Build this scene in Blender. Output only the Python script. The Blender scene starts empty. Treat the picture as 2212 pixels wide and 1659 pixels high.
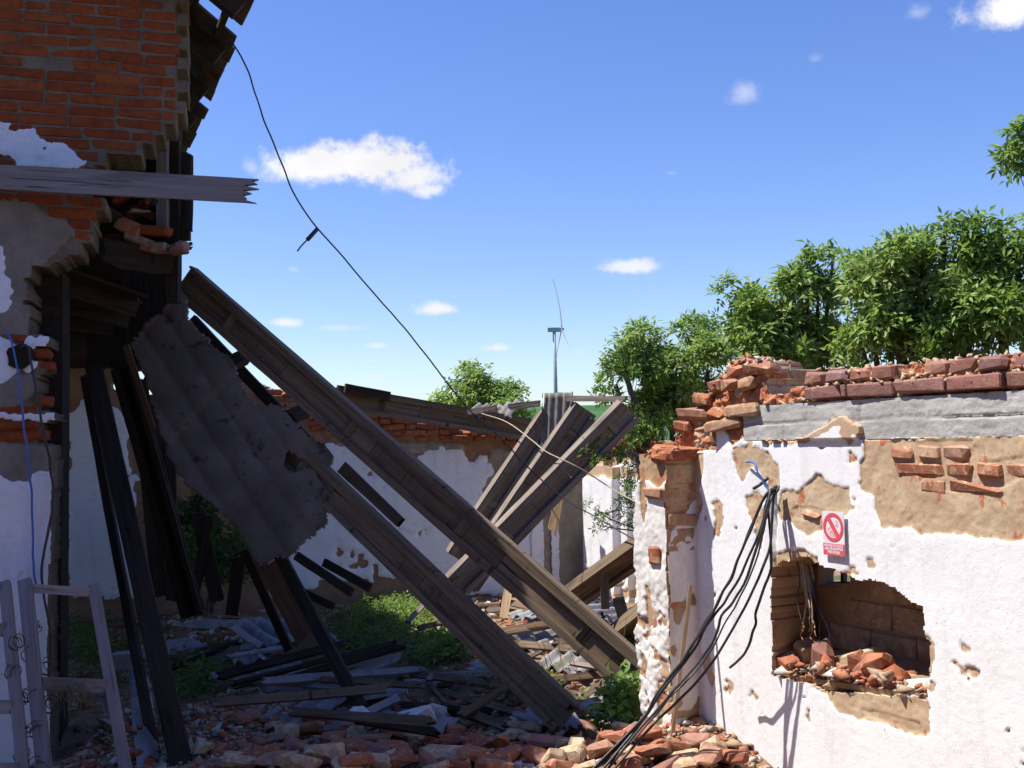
import bpy, bmesh, math, random
import numpy as np
from mathutils import Vector, Matrix
random.seed(7); rng = np.random.default_rng(7)
sc = bpy.context.scene
COL = sc.collection
R = math.radians
# ---------------------------------------------------------------- camera
CAMZ = 2.0
PITCH, ROLL, FPX = R(3.16), R(1.0), 2335.0      # FPX: focal length in pixels of a 2212 x 1659 picture
cam = bpy.data.cameras.new('camera'); camo = bpy.data.objects.new('camera', cam); COL.objects.link(camo)
_f = Vector((0, math.cos(PITCH), math.sin(PITCH)))
_r0 = Vector((1, 0, 0)); _u0 = Vector((0, -math.sin(PITCH), math.cos(PITCH)))
_r = _r0*math.cos(ROLL) - _u0*math.sin(ROLL); _u = _u0*math.cos(ROLL) + _r0*math.sin(ROLL)
camo.matrix_world = Matrix(((_r.x, _u.x, -_f.x, 0), (_r.y, _u.y, -_f.y, 0), (_r.z, _u.z, -_f.z, CAMZ), (0, 0, 0, 1)))
cam.sensor_width = 36; cam.lens = 36*FPX/2212; cam.clip_start = .05; cam.clip_end = 20000
sc.camera = camo
# ---------------------------------------------------------------- light
SUN_EL, SUN_AZ = R(63), R(-86)                   # azimuth measured from +Y towards +X
S_DIR = Vector((math.sin(SUN_AZ)*math.cos(SUN_EL), math.cos(SUN_AZ)*math.cos(SUN_EL), math.sin(SUN_EL)))
sl = bpy.data.lights.new('sun', 'SUN'); sl.energy = 5.0; sl.angle = R(.5); sl.color = (1, .95, .87)
so = bpy.data.objects.new('sun', sl); COL.objects.link(so)
so.rotation_euler = S_DIR.to_track_quat('Z', 'Y').to_euler()
sc.view_settings.view_transform = 'Standard'; sc.view_settings.look = 'None'
sc.view_settings.exposure = .72; sc.view_settings.gamma = 1

class NT:
    def __init__(s, tree): s.t = tree; s.t.nodes.clear()
    def n(s, typ, ins=None, **props):
        nd = s.t.nodes.new(typ)
        for k, v in props.items(): setattr(nd, k, v)
        for k, v in (ins or {}).items():
            sk = nd.inputs[k]
            if isinstance(v, bpy.types.NodeSocket): s.t.links.new(v, sk)
            elif isinstance(v, bpy.types.Node): s.t.links.new(v.outputs[0], sk)
            else:
                try: sk.default_value = v
                except Exception: sk.default_value = (*v, 1)
        return nd
    def m(s, op, a, b=0., c=None, clamp=False):
        ins = {0: a, 1: b}
        if c is not None: ins[2] = c
        return s.n('ShaderNodeMath', ins, operation=op, use_clamp=clamp).outputs[0]
    def mix(s, f, a, b, mode='MIX'):
        nd = s.n('ShaderNodeMix', {}, data_type='RGBA', blend_type=mode, clamp_factor=True)
        for i, v in ((0, f), (6, a), (7, b)):
            if isinstance(v, bpy.types.NodeSocket): s.t.links.new(v, nd.inputs[i])
            elif isinstance(v, (int, float)): nd.inputs[i].default_value = v
            else: nd.inputs[i].default_value = (*v[:3], 1)
        return nd.outputs[2]
    def noise(s, vec, scale, detail=4, rough=.6, dist=0., out=0):
        ins = {'Scale': scale, 'Detail': detail, 'Roughness': rough, 'Distortion': dist}
        if vec is not None: ins['Vector'] = vec
        return s.n('ShaderNodeTexNoise', ins).outputs[out]
    def step(s, x, lo, hi, a=0., b=1.):
        return s.n('ShaderNodeMapRange', {0: x, 1: lo, 2: hi, 3: a, 4: b}, interpolation_type='SMOOTHSTEP').outputs[0]
    def scale(s, vec, x, y, z):
        return s.n('ShaderNodeVectorMath', {0: vec, 1: (x, y, z)}, operation='MULTIPLY').outputs[0]

world = bpy.data.worlds.new('World'); sc.world = world; world.use_nodes = True
w = NT(world.node_tree)
sky = w.n('ShaderNodeTexSky', {}, sky_type='NISHITA', sun_disc=False, sun_elevation=SUN_EL, sun_rotation=SUN_AZ,
          altitude=300., air_density=1.15, dust_density=.35, ozone_density=2.2)
tc = w.n('ShaderNodeTexCoord'); D = tc.outputs['Generated']
sep = w.n('ShaderNodeSeparateXYZ', {0: D})
az = w.m('ARCTAN2', sep.outputs[0], sep.outputs[1]); el = w.m('ARCSINE', sep.outputs[2])
n1 = w.noise(D, 26., 7, .6); n2 = w.noise(D, 90., 6, .65); n3 = w.noise(D, 8., 3, .5)
nz = w.m('ADD', w.m('MULTIPLY', w.m('SUBTRACT', n1, .5), 1.45), w.m('MULTIPLY', w.m('SUBTRACT', n2, .5), 1.0))
def ray(vx, vy):
    return _f + _r*((vx-1106)/FPX) + _u*((829.5-vy)/FPX)
cl = None
# cumulus puffs: (x, y, half width, half height, density, edge softness) as seen in the photograph, stored as sky directions
CL = [(700, 358, 150, 50, 1.1, .25), (800, 355, 165, 60, 1.2, .22), (895, 385, 110, 55, 1.05, .3), (925, 410, 62, 30, .9, .35), (640, 370, 95, 42, .85, .35),
      (543, 362, 26, 28, .45, .9), (1355, 577, 82, 22, .85, .35), (948, 668, 62, 22, .9, .35), (618, 697, 52, 15, .75, .4), (733, 709, 75, 12, .4, .7),
      (1070, 752, 42, 13, .7, .5), (812, 747, 38, 11, .6, .5), (798, 812, 40, 13, .4, .7), (870, 862, 48, 13, .45, .6), (1250, 760, 22, 10, .35, .8),
      (2185, 20, 105, 46, 1.05, .3), (1980, 28, 28, 24, .4, .9), (1610, 205, 46, 32, .5, .8), (1762, 126, 22, 14, .25, 1.), (632, 582, 16, 9, .3, .9),
      (1570, 712, 50, 14, .4, .6), (1215, 830, 60, 10, .25, .8), (1450, 374, 16, 7, .2, 1.), (798, 779, 24, 7, .35, .8)]
for (vx, vy, rx, ry, dens, soft) in CL:
    d = ray(vx, vy).normalized(); a0 = math.atan2(d.x, d.y); e0 = math.asin(d.z)
    dx = w.m('DIVIDE', w.m('SUBTRACT', az, a0), rx/FPX); dy = w.m('DIVIDE', w.m('SUBTRACT', el, e0), ry/FPX)
    dy = w.m('MULTIPLY', dy, w.m('ADD', 1.0, w.m('MULTIPLY', w.m('LESS_THAN', dy, 0.), .35)))
    q = w.m('SUBTRACT', 1.0, w.m('SQRT', w.m('ADD', w.m('MULTIPLY', dx, dx), w.m('MULTIPLY', dy, dy))))
    q = w.m('MULTIPLY', w.step(w.m('ADD', q, nz), -.05, .45+soft), dens*.95)
    cl = q if cl is None else w.m('MAXIMUM', cl, q)
bw = w.n('ShaderNodeHueSaturation', {'Hue': .512, 'Saturation': 1.18, 'Value': 1.0, 'Color': sky})
skyc = w.mix(1., bw.outputs[0], (1.56, 1.63, 1.98), 'MULTIPLY')
shade = w.step(n3, .3, .7, .86, 1.05)
cloudc = w.mix(1., (11.3, 11.2, 11.6), w.n('ShaderNodeCombineXYZ', {0: shade, 1: shade, 2: shade}).outputs[0], 'MULTIPLY')
SKY_STR = .0560
fin = w.mix(w.m('MINIMUM', cl, 1.), skyc, cloudc)
bg = w.n('ShaderNodeBackground', {'Color': fin, 'Strength': SKY_STR})
w.n('ShaderNodeOutputWorld', {'Surface': bg.outputs[0]})

# ---------------------------------------------------------------- helpers
def P(vx, vy, Y):
    d = ray(vx, vy); return Vector((d.x*Y/d.y, Y, CAMZ + d.z*Y/d.y))
def G(vx, vy, z=0.):
    d = ray(vx, vy); t = (z-CAMZ)/d.z; return Vector((d.x*t, d.y*t, z))
_T = rng.random((256, 256))
def vn(x, y, seed=0):
    x = np.asarray(x, float)+seed*13.7; y = np.asarray(y, float)+seed*7.3
    ix = np.floor(x).astype(int); iy = np.floor(y).astype(int); fx = x-ix; fy = y-iy
    fx = fx*fx*(3-2*fx); fy = fy*fy*(3-2*fy)
    a = _T[ix & 255, iy & 255]; b = _T[(ix+1) & 255, iy & 255]; c = _T[ix & 255, (iy+1) & 255]; d = _T[(ix+1) & 255, (iy+1) & 255]
    return (a*(1-fx)+b*fx)*(1-fy)+(c*(1-fx)+d*fx)*fy
def fbm(x, y, seed=0, o=4, g=.5):
    s = 0; a = 1; t = 0
    for k in range(o):
        s = s + a*vn(np.asarray(x)*2**k, np.asarray(y)*2**k, seed+k*3); t += a; a *= g
    return s/t
def inpoly(poly, x, y):
    r = np.zeros(np.shape(x), bool); n = len(poly)
    for i in range(n):
        x1, y1 = poly[i]; x2, y2 = poly[(i+1) % n]
        if y1 == y2: continue
        c = ((y1 > y) != (y2 > y)) & (x < (x2-x1)*(y-y1)/(y2-y1)+x1)
        r ^= c
    return r
def mesh(name, V, F, attrs=None, smooth=False):
    """V: n x 3, F: m x k array (all faces the same size) or a list of index lists"""
    me = bpy.data.meshes.new(name)
    if isinstance(F, np.ndarray):
        m, k = F.shape
        me.vertices.add(len(V)); me.vertices.foreach_set('co', np.asarray(V, np.float32).ravel())
        me.loops.add(m*k); me.loops.foreach_set('vertex_index', F.astype(np.int32).ravel())
        me.polygons.add(m); me.polygons.foreach_set('loop_start', np.arange(0, m*k, k, dtype=np.int32))
        me.update(calc_edges=True)
    else:
        me.from_pydata([tuple(v) for v in V], [], F)
    for k_, v in (attrs or {}).items():
        a = me.attributes.new(k_, 'FLOAT', 'POINT'); a.data.foreach_set('value', np.asarray(v, np.float32).ravel())
    if smooth: me.polygons.foreach_set('use_smooth', np.ones(len(me.polygons), bool))
    me.validate()
    return me
def obj(name, me, mat=None, parent=None, M=None, label=None, kind=None):
    o = bpy.data.objects.new(name, me); COL.objects.link(o)
    if mat is not None and len(me.materials) == 0: me.materials.append(mat)
    if M is not None: o.matrix_basis = M
    if parent is not None:
        o.parent = parent
        o.matrix_parent_inverse = parent_world(parent).inverted()
    if label: o['label'] = label
    if kind: o['kind'] = kind
    return o
def parent_world(o):
    if o.parent is None: return o.matrix_basis.copy()
    return parent_world(o.parent) @ o.matrix_parent_inverse @ o.matrix_basis
def thing(name, label, cat, loc, group=None, kind=None):
    o = bpy.data.objects.new(name, None); COL.objects.link(o); o.location = loc; o.empty_display_size = .1
    tag(o, label, cat, group, kind); return o
def tag(o, label, cat, group=None, kind=None):
    o['label'] = label; o['category'] = cat
    if group: o['group'] = group
    if kind: o['kind'] = kind
    return o
def framemat(o, x, zhint):
    x = x.normalized(); y = zhint.cross(x).normalized(); z = x.cross(y)
    return Matrix(((x.x, y.x, z.x, o.x), (x.y, y.y, z.y, o.y), (x.z, y.z, z.z, o.z), (0, 0, 0, 1)))
def hull(pts):
    bm = bmesh.new()
    for p in pts: bm.verts.new(p)
    r_ = bmesh.ops.convex_hull(bm, input=bm.verts)
    for v in [v for v in bm.verts if not v.link_faces]: bm.verts.remove(v)
    bm.normal_update(); me = bpy.data.meshes.new('m'); bm.to_mesh(me); bm.free(); return me
def chamfer(a, b, c, e=.006, j=.003, chip=0.):
    pts = []
    for sx in (-1, 1):
        for sy in (-1, 1):
            for sz in (-1, 1):
                ch = e*(1+(random.random()*chip if random.random() < .4 else 0))
                for k in range(3):
                    p = [sx*a/2, sy*b/2, sz*c/2]
                    for m_ in range(3):
                        if m_ != k: p[m_] -= math.copysign(ch, p[m_])
                        p[m_] += random.uniform(-j, j)
                    pts.append(p)
    return hull(pts)
def arrays(me):
    V = np.empty(len(me.vertices)*3, np.float32); me.vertices.foreach_get('co', V)
    me.calc_loop_triangles(); T_ = np.empty(len(me.loop_triangles)*3, np.int32); me.loop_triangles.foreach_get('vertices', T_)
    return V.reshape(-1, 3), T_.reshape(-1, 3)
def rotmats(n, tilt=math.pi):
    """n random rotations; tilt limits how far local z leaves world z"""
    a = rng.uniform(0, 2*math.pi, n); t = rng.uniform(-tilt, tilt, n); p = rng.uniform(0, 2*math.pi, n)
    out = np.empty((n, 3, 3))
    for i in range(n):
        out[i] = np.array((Matrix.Rotation(t[i], 3, Vector((math.cos(p[i]), math.sin(p[i]), 0))) @ Matrix.Rotation(a[i], 3, 'Z')))
    return out
def scatter(name, variants, pos, rot, scl, attr=None):
    """one joined mesh of copies of the variants (V, F) at the given transforms"""
    Vs, Fs, As = [], [], []; base = 0; vi = rng.integers(0, len(variants), len(pos))
    for k, (V, F) in enumerate(variants):
        idx = np.where(vi == k)[0]
        if len(idx) == 0: continue
        W = np.einsum('nij,vj->nvi', rot[idx], V)*(scl[idx][:, None, None] if scl.ndim == 1 else 1.)
        W = W + pos[idx][:, None, :]
        Fk = (F[None]+(np.arange(len(idx))*len(V))[:, None, None]+base)
        Vs.append(W.reshape(-1, 3)); Fs.append(Fk.reshape(-1, F.shape[1])); base += len(idx)*len(V)
        As.append(np.repeat((attr if attr is not None else rng.random(len(pos)))[idx], len(V)))
    return mesh(name, np.concatenate(Vs), np.concatenate(Fs), {'rnd': np.concatenate(As)})
def catmull(pts, n=8):
    pts = [Vector(p) for p in pts]; q = [pts[0]*2-pts[1]]+pts+[pts[-1]*2-pts[-2]]; out = []
    for i in range(1, len(q)-2):
        for k in range(n):
            t = k/n; a, b, c, d = q[i-1], q[i], q[i+1], q[i+2]
            out.append(.5*((2*b)+(c-a)*t+(2*a-5*b+4*c-d)*t*t+(3*b-a-3*c+d)*t**3))
    out.append(pts[-1]); return out
def tube_vf(pts, rad, sides=6, V=None, F=None):
    V = [] if V is None else V; F = [] if F is None else F
    n = len(pts); base = len(V); up = Vector((.31, .2, .93))
    for i, p in enumerate(pts):
        t = (pts[min(i+1, n-1)]-pts[max(i-1, 0)]).normalized()
        a = t.cross(up); a = a.normalized() if a.length > 1e-4 else Vector((1, 0, 0)); b = t.cross(a)
        r_ = rad[i] if hasattr(rad, '__len__') else rad
        for k in range(sides):
            an = 2*math.pi*k/sides; V.append(p+(a*math.cos(an)+b*math.sin(an))*r_)
    for i in range(n-1):
        for k in range(sides):
            k2 = (k+1) % sides; F.append([base+i*sides+k, base+i*sides+k2, base+(i+1)*sides+k2, base+(i+1)*sides+k])
    F.append([base+k for k in range(sides)][::-1]); F.append([base+(n-1)*sides+k for k in range(sides)])
    return V, F
def tube(name, pts, rad, mat, parent=None, sides=6, smooth=True):
    if mat in (M.get('cable'), M.get('bluecable')) and len(pts) > 12:
        k_ = random.random()*50; pts = [p+Vector((float(vn(i*.35, 1, k_))-.5, 0, float(vn(i*.35, 5, k_))-.5))*.014*min(1, i/4, (len(pts)-1-i)/4) for i, p in enumerate(pts)]
    V, F = tube_vf(pts, rad, sides); return obj(name, mesh(name, V, F, smooth=smooth), mat, parent)

# ---------------------------------------------------------------- materials
def newmat(name):
    m = bpy.data.materials.new(name); m.use_nodes = True; return m, NT(m.node_tree)
def finish(t, col, rough=.85, bump=None, bd=.005, bs=.6, spec=.3, extra=None):
    ins = {'Base Color': col, 'Roughness': rough, 'Specular IOR Level': spec}
    if bump is not None:
        ins['Normal'] = t.n('ShaderNodeBump', {'Height': bump, 'Strength': bs, 'Distance': bd}).outputs[0]
    ins.update(extra or {})
    b = t.n('ShaderNodeBsdfPrincipled', ins)
    t.n('ShaderNodeOutputMaterial', {'Surface': b.outputs[0]})
def m_wood(name, c1, c2, dark=(.03, .022, .016), nails=0., rough=.9, gsc=1.):
    m, t = newmat(name); tcn = t.n('ShaderNodeTexCoord'); oi = t.n('ShaderNodeObjectInfo')
    off = t.n('ShaderNodeVectorMath', {0: tcn.outputs['Object'], 1: t.n('ShaderNodeCombineXYZ', {0: t.m('MULTIPLY', oi.outputs['Random'], 37.), 1: t.m('MULTIPLY', oi.outputs['Random'], 11.), 2: 0.}).outputs[0]}, operation='ADD').outputs[0]
    g = t.noise(t.scale(off, 1.6*gsc, 34*gsc, 34*gsc), 1., 5, .65, .6); h = t.noise(t.scale(off, 1., 5., 5.), 1.3, 4, .6)
    cr = t.noise(t.scale(off, .8, 46, 46), 1., 3, .5, 1.5)
    c = t.mix(t.step(g, .3, .7), c1, c2); c = t.mix(t.step(h, .52, .75, 0, .75), c, dark)
    crack = t.step(cr, .645, .68); c = t.mix(crack, c, tuple(x*.45 for x in dark))
    if nails:
        v = t.noise(t.scale(off, 26, 3.2, 3.2), 1., 2, .5, .4); blob = t.noise(t.scale(off, 1.2, 1.2, 1.2), 1., 2)
        c = t.mix(t.m('MULTIPLY', t.m('MULTIPLY', t.step(v, .60, .65), t.step(blob, .52, .6)), nails), c, (.008, .006, .006))
    c = t.mix(t.m('MULTIPLY', oi.outputs['Random'], .35), c, dark)
    bump = t.m('SUBTRACT', t.m('MULTIPLY', g, .5), crack)
    finish(t, c, rough, bump, .004, .8, .2); return m
def m_noise(name, c1, c2, sc_=6., c3=None, bsc=60., bd=.004, rough=.9, th=(.35, .65), coord='Object', rnd=0., bs=.7, spec=.25):
    m, t = newmat(name); tcn = t.n('ShaderNodeTexCoord'); v = tcn.outputs['Object']
    if coord == 'pos': v = t.n('ShaderNodeNewGeometry').outputs['Position']
    oi = t.n('ShaderNodeObjectInfo')
    if rnd: v = t.n('ShaderNodeVectorMath', {0: v, 1: t.n('ShaderNodeCombineXYZ', {0: t.m('MULTIPLY', oi.outputs['Random'], 91.)}).outputs[0]}, operation='ADD').outputs[0]
    a = t.noise(v, sc_, 5, .6); b = t.noise(v, bsc, 5, .7)
    c = t.mix(t.step(a, *th), c1, c2)
    if c3: c = t.mix(t.step(t.noise(v, sc_*2.7, 5, .7), .56, .66), c, c3)
    if rnd: c = t.mix(t.m('MULTIPLY', oi.outputs['Random'], rnd), c, tuple(x*.4 for x in c1))
    c = t.mix(t.step(b, .55, .75, 0, .45), c, tuple(x*.4 for x in c1))
    finish(t, c, rough, t.m('ADD', b, t.m('MULTIPLY', a, 1.5)), bd, bs, spec); return m
def m_brick(name, cols, dirt=(.3, .24, .17), dirtamt=.55):
    m, t = newmat(name); tcn = t.n('ShaderNodeTexCoord'); oi = t.n('ShaderNodeObjectInfo')
    v = t.n('ShaderNodeVectorMath', {0: tcn.outputs['Object'], 1: t.n('ShaderNodeCombineXYZ', {0: t.m('MULTIPLY', oi.outputs['Random'], 91.), 1: t.m('MULTIPLY', oi.outputs['Random'], 33.)}).outputs[0]}, operation='ADD').outputs[0]
    r = t.n('ShaderNodeValToRGB', {0: oi.outputs['Random']}); cr = r.color_ramp; cr.interpolation = 'LINEAR'
    while len(cr.elements) < len(cols): cr.elements.new(.5)
    for i, cc in enumerate(cols): cr.elements[i].position = i/(len(cols)-1); cr.elements[i].color = (*cc, 1)
    a = t.noise(v, 14., 5, .65); b = t.noise(v, 90., 5, .7); d = t.noise(v, 22., 5, .7, .5)
    c = t.mix(t.step(a, .35, .75, 0, .6), r.outputs[0], tuple(x*.45 for x in cols[0]))
    c = t.mix(t.step(d, dirtamt, dirtamt+.1, 0, .85), c, dirt)
    c = t.mix(t.step(b, .55, .75, 0, .4), c, (.05, .03, .02))
    finish(t, c, .92, t.m('ADD', b, t.m('MULTIPLY', a, 2.)), .004, .8, .15); return m
def m_wall(name, base, base2, render, white, brickc=(.42, .14, .07), speck=.5, wdirt=(.45, .36, .25), fine=45., brk=0., bd=.006):
    """base masonry, attribute r = rough render, attribute w = white limewashed plaster"""
    m, t = newmat(name); v = t.n('ShaderNodeNewGeometry').outputs['Position']
    aw = t.n('ShaderNodeAttribute', {}, attribute_name='w').outputs['Fac']; ar = t.n('ShaderNodeAttribute', {}, attribute_name='r').outputs['Fac']
    at = t.n('ShaderNodeAttribute', {}, attribute_name='k').outputs['Fac']
    a = t.noise(v, 5., 5, .6); b = t.noise(v, fine, 6, .72); f = t.noise(v, 160., 4, .7); e = t.noise(v, 24., 5, .7)
    jit = t.m('MULTIPLY', t.m('SUBTRACT', e, .5), .55)
    bc = t.mix(t.step(a, .35, .65), base, base2); bc = t.mix(t.step(b, .5, .7, 0, .55), bc, tuple(x*.5 for x in base))
    if brk: bc = t.mix(t.step(t.noise(v, 11., 4, .6), brk, brk+.06), bc, brickc)
    bc = t.mix(t.m('MULTIPLY', at, 1.), bc, brickc)
    rc = t.mix(t.step(a, .3, .7), render, tuple(x*.72 for x in render)); rc = t.mix(t.step(b, .52, .72, 0, .5), rc, tuple(x*.45 for x in render))
    c = t.mix(t.step(t.m('ADD', ar, jit), .45, .55), bc, rc)
    wc = t.mix(t.step(a, .35, .75, 0, .35), white, tuple(x*.86 for x in white))
    wc = t.mix(t.step(t.noise(v, 3.1, 4, .7, .5), .62, .72, 0, .35), wc, wdirt)
    wc = t.mix(t.step(t.noise(t.scale(v, 9., 9., .9), 1., 4, .65), .52, .72, 0, .22), wc, (.42, .38, .36))
    ck = t.noise(t.scale(v, 1., 1., 1.6), 2.6, 7, .75, .9); wc = t.mix(t.m('MULTIPLY', t.m('LESS_THAN', t.m('ABSOLUTE', t.m('SUBTRACT', ck, .5)), .0022), .55), wc, (.2, .17, .15))
    sp = t.m('MULTIPLY', t.step(b, .60, .68), t.step(t.noise(v, 2.3, 3), .42, .6)); wc = t.mix(t.m('MULTIPLY', sp, speck), wc, (.3, .25, .22))  # shadows of the plaster pits put into the colour as dark specks
    c = t.mix(t.step(t.m('ADD', aw, jit), .45, .55), c, wc)
    h = t.m('ADD', t.m('ADD', t.m('MULTIPLY', b, 1.), t.m('MULTIPLY', f, .35)), t.m('MULTIPLY', t.step(b, .58, .68), -.5))
    finish(t, c, .93, h, bd, .5, .12); return m
M = {}
M['beam'] = m_wood('weathered_beam_wood', (.26, .19, .125), (.155, .11, .073), (.045, .03, .022), nails=.65)
M['beamgrey'] = m_wood('grey_weathered_wood', (.36, .31, .26), (.21, .165, .13), (.07, .05, .04), nails=.5)
M['oldgrey'] = m_wood('old_silver_wood', (.27, .25, .24), (.15, .14, .135), (.05, .045, .045))
M['plankgrey'] = m_wood('silver_plank_wood', (.34, .33, .34), (.24, .22, .22), (.10, .09, .09))
M['darkwood'] = m_wood('dark_brown_wood', (.055, .04, .03), (.03, .022, .017), (.012, .01, .008))  # very dark brown wood
M['brownwood'] = m_wood('brown_plank_wood', (.22, .14, .085), (.13, .08, .05), (.04, .025, .02))
M['palewood'] = m_wood('pale_batten_wood', (.50, .36, .21), (.38, .25, .14), (.16, .1, .06))
M['framewood'] = m_wood('painted_frame_wood', (.40, .36, .35), (.31, .27, .26), (.10, .06, .05), nails=0.)
M['brick'] = m_brick('orange_brick', [(.37, .12, .06), (.43, .16, .08), (.34, .10, .055), (.47, .20, .11)], (.42, .30, .2), .56)
M['brickshade'] = m_brick('shaded_house_brick', [(.27, .065, .022), (.31, .08, .026), (.24, .055, .02), (.34, .095, .032)], (.16, .11, .07), .62)  # house brick copy, darkened to carry its shade in the colour
M['dustbrick'] = m_brick('dusty_loose_brick', [(.36, .13, .075), (.42, .19, .115), (.33, .11, .06), (.43, .24, .16), (.40, .15, .08)], (.40, .31, .23), .54)
M['softbrick'] = m_brick('faded_wall_brick', [(.40, .17, .10), (.45, .23, .15), (.38, .14, .08), (.47, .28, .20)], (.50, .37, .235), .5)
M['purple'] = m_brick('weathered_purple_brick', [(.30, .15, .12), (.37, .17, .13), (.24, .13, .115), (.40, .19, .12), (.33, .2, .19)], (.42, .33, .27), .6)
M['tanblock'] = m_brick('tan_block', [(.33, .22, .15), (.38, .26, .17), (.30, .19, .13)], (.42, .32, .22), .5)
M['mortarblock'] = m_brick('mortar_covered_brick', [(.45, .34, .22), (.42, .27, .17), (.50, .38, .25)], (.55, .42, .28), .45)
M['concrete'] = m_noise('lintel_concrete', (.38, .37, .35), (.50, .49, .48), 3., (.30, .29, .28), 55., .006, coord='pos')
M['asbestos'] = m_noise('corrugated_sheet_grey', (.34, .31, .30), (.22, .19, .18), 5., (.14, .12, .11), 40., .003, rnd=.3)
M['asblue'] = m_noise('corrugated_sheet_pale', (.33, .33, .34), (.23, .23, .24), 6., (.2, .19, .18), 40., .003, rnd=.25)
M['darksheet'] = m_noise('lichened_grey_sheet', (.24, .22, .195), (.16, .145, .13), 7., (.10, .09, .08), 50., .003)
M['slab'] = m_noise('roof_felt_boards', (.165, .135, .105), (.105, .085, .065), 2.2, (.055, .045, .036), 30., .006, coord='pos')
M['cable'] = m_noise('black_cable', (.022, .022, .026), (.035, .035, .04), 3., None, 60., .0005, rough=.45, spec=.5)
M['bluecable'] = m_noise('blue_cable', (.06, .14, .42), (.08, .18, .5), 3., None, 60., .0005, rough=.5)
M['cord'] = m_noise('pale_cord', (.42, .36, .27), (.3, .25, .2), 20., None, 60., .001)
M['copper'] = m_noise('bare_wire_ends', (.45, .27, .17), (.35, .2, .12), 20., None, 60., .001)
M['bark'] = m_noise('bark', (.10, .08, .06), (.17, .14, .11), 12., None, 60., .006)
M['turbine'] = m_noise('turbine_paint', (.34, .38, .45), (.30, .34, .40), .2, None, 2., .001, rough=.6)
M['metal'] = m_noise('rusty_spring_steel', (.05, .035, .03), (.09, .05, .035), 20., None, 80., .001, rough=.6)
M['tile'] = m_noise('roof_tile', (.15, .11, .09), (.10, .075, .065), 5., None, 50., .003, rnd=.4)
M['straw'] = m_noise('dry_straw', (.25, .19, .11), (.17, .12, .07), 12., None, 60., .001)
M['paintplaster'] = m_noise('white_plaster_lump', (.72, .72, .72), (.6, .56, .5), 8., (.4, .33, .24), 60., .003)
def m_rubble():
    m, t = newmat('rubble_mix'); v = t.n('ShaderNodeNewGeometry').outputs['Position']
    a = t.n('ShaderNodeAttribute', {}, attribute_name='rnd').outputs['Fac']
    r = t.n('ShaderNodeValToRGB', {0: a}); cr = r.color_ramp; cr.interpolation = 'CONSTANT'
    cols = [(.38, .12, .06), (.43, .19, .11), (.32, .10, .055), (.42, .32, .22), (.45, .38, .30), (.40, .16, .09), (.55, .52, .48), (.36, .26, .18)]
    while len(cr.elements) < len(cols): cr.elements.new(.5)
    for i, cc in enumerate(cols): cr.elements[i].position = i/len(cols); cr.elements[i].color = (*cc, 1)
    b = t.noise(v, 70., 5, .7); c = t.mix(t.step(t.noise(v, 16., 4, .6), .5, .62, 0, .6), r.outputs[0], (.36, .27, .19))
    c = t.mix(t.step(b, .5, .75, 0, .5), c, (.08, .05, .035))
    finish(t, c, .95, b, .004, .8, .1); return m
M['rubble'] = m_rubble()
M['crumb'] = m_noise('mortar_crumbs', (.50, .38, .25), (.42, .29, .18), 14., (.42, .17, .09), 80., .003, coord='pos')
M['oldbrick'] = m_brick('broken_orange_brick', [(.42, .17, .09), (.47, .22, .12), (.40, .14, .07), (.44, .30, .19), (.36, .16, .11)], (.47, .34, .22), .52)
def m_leaf(name, c1, c2, c3):
    m, t = newmat(name); a = t.n('ShaderNodeAttribute', {}, attribute_name='rnd').outputs['Fac']
    c = t.mix(t.step(a, 0., .6), c1, c2); c = t.mix(t.step(a, .75, 1.), c, c3)
    b = t.n('ShaderNodeBsdfPrincipled', {'Base Color': c, 'Roughness': .48, 'Specular IOR Level': .35})
    tr = t.n('ShaderNodeBsdfTranslucent', {'Color': t.mix(.5, c, (.24, .36, .04))})
    mx = t.n('ShaderNodeMixShader', {0: .46, 1: b.outputs[0], 2: tr.outputs[0]})
    t.n('ShaderNodeOutputMaterial', {'Surface': mx.outputs[0]}); return m
M['leaf'] = m_leaf('elder_leaf', (.15, .26, .045), (.25, .37, .075), (.36, .44, .15))
M['leafdark'] = m_leaf('shaded_leaf', (.03, .07, .015), (.045, .10, .02), (.07, .13, .03))  # darker leaf copy with shade put into its colour
M['weed'] = m_leaf('weed_leaf', (.10, .20, .03), (.15, .26, .045), (.22, .29, .09))

# ---------------------------------------------------------------- wall planes
class Plane:
    """vertical plane; s runs to the picture's right, n points to the viewer"""
    def __init__(s, pt, u):
        s.O = Vector((pt.x, pt.y, 0)); s.u = Vector((u[0], u[1], 0)).normalized(); s.n = Vector((s.u.y, -s.u.x, 0))
    def uv(s, vx, vy):
        d = ray(vx, vy); c = Vector((0, 0, CAMZ)); t = (s.O-c).dot(s.n)/d.dot(s.n); p = c+d*t
        return ((p-s.O).dot(s.u), p.z)
    def poly(s, pts): return [s.uv(*p) for p in pts]
    def pt(s, a, z, off=0.): return s.O+s.u*a+Vector((0, 0, z))+s.n*off
def blur(a, k=1):
    for _ in range(k):
        p = np.pad(a, 1, mode='edge'); a = (p[:-2, 1:-1]+p[2:, 1:-1]+p[1:-1, :-2]+p[1:-1, 2:]+2*p[1:-1, 1:-1])/6
    return a
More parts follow.
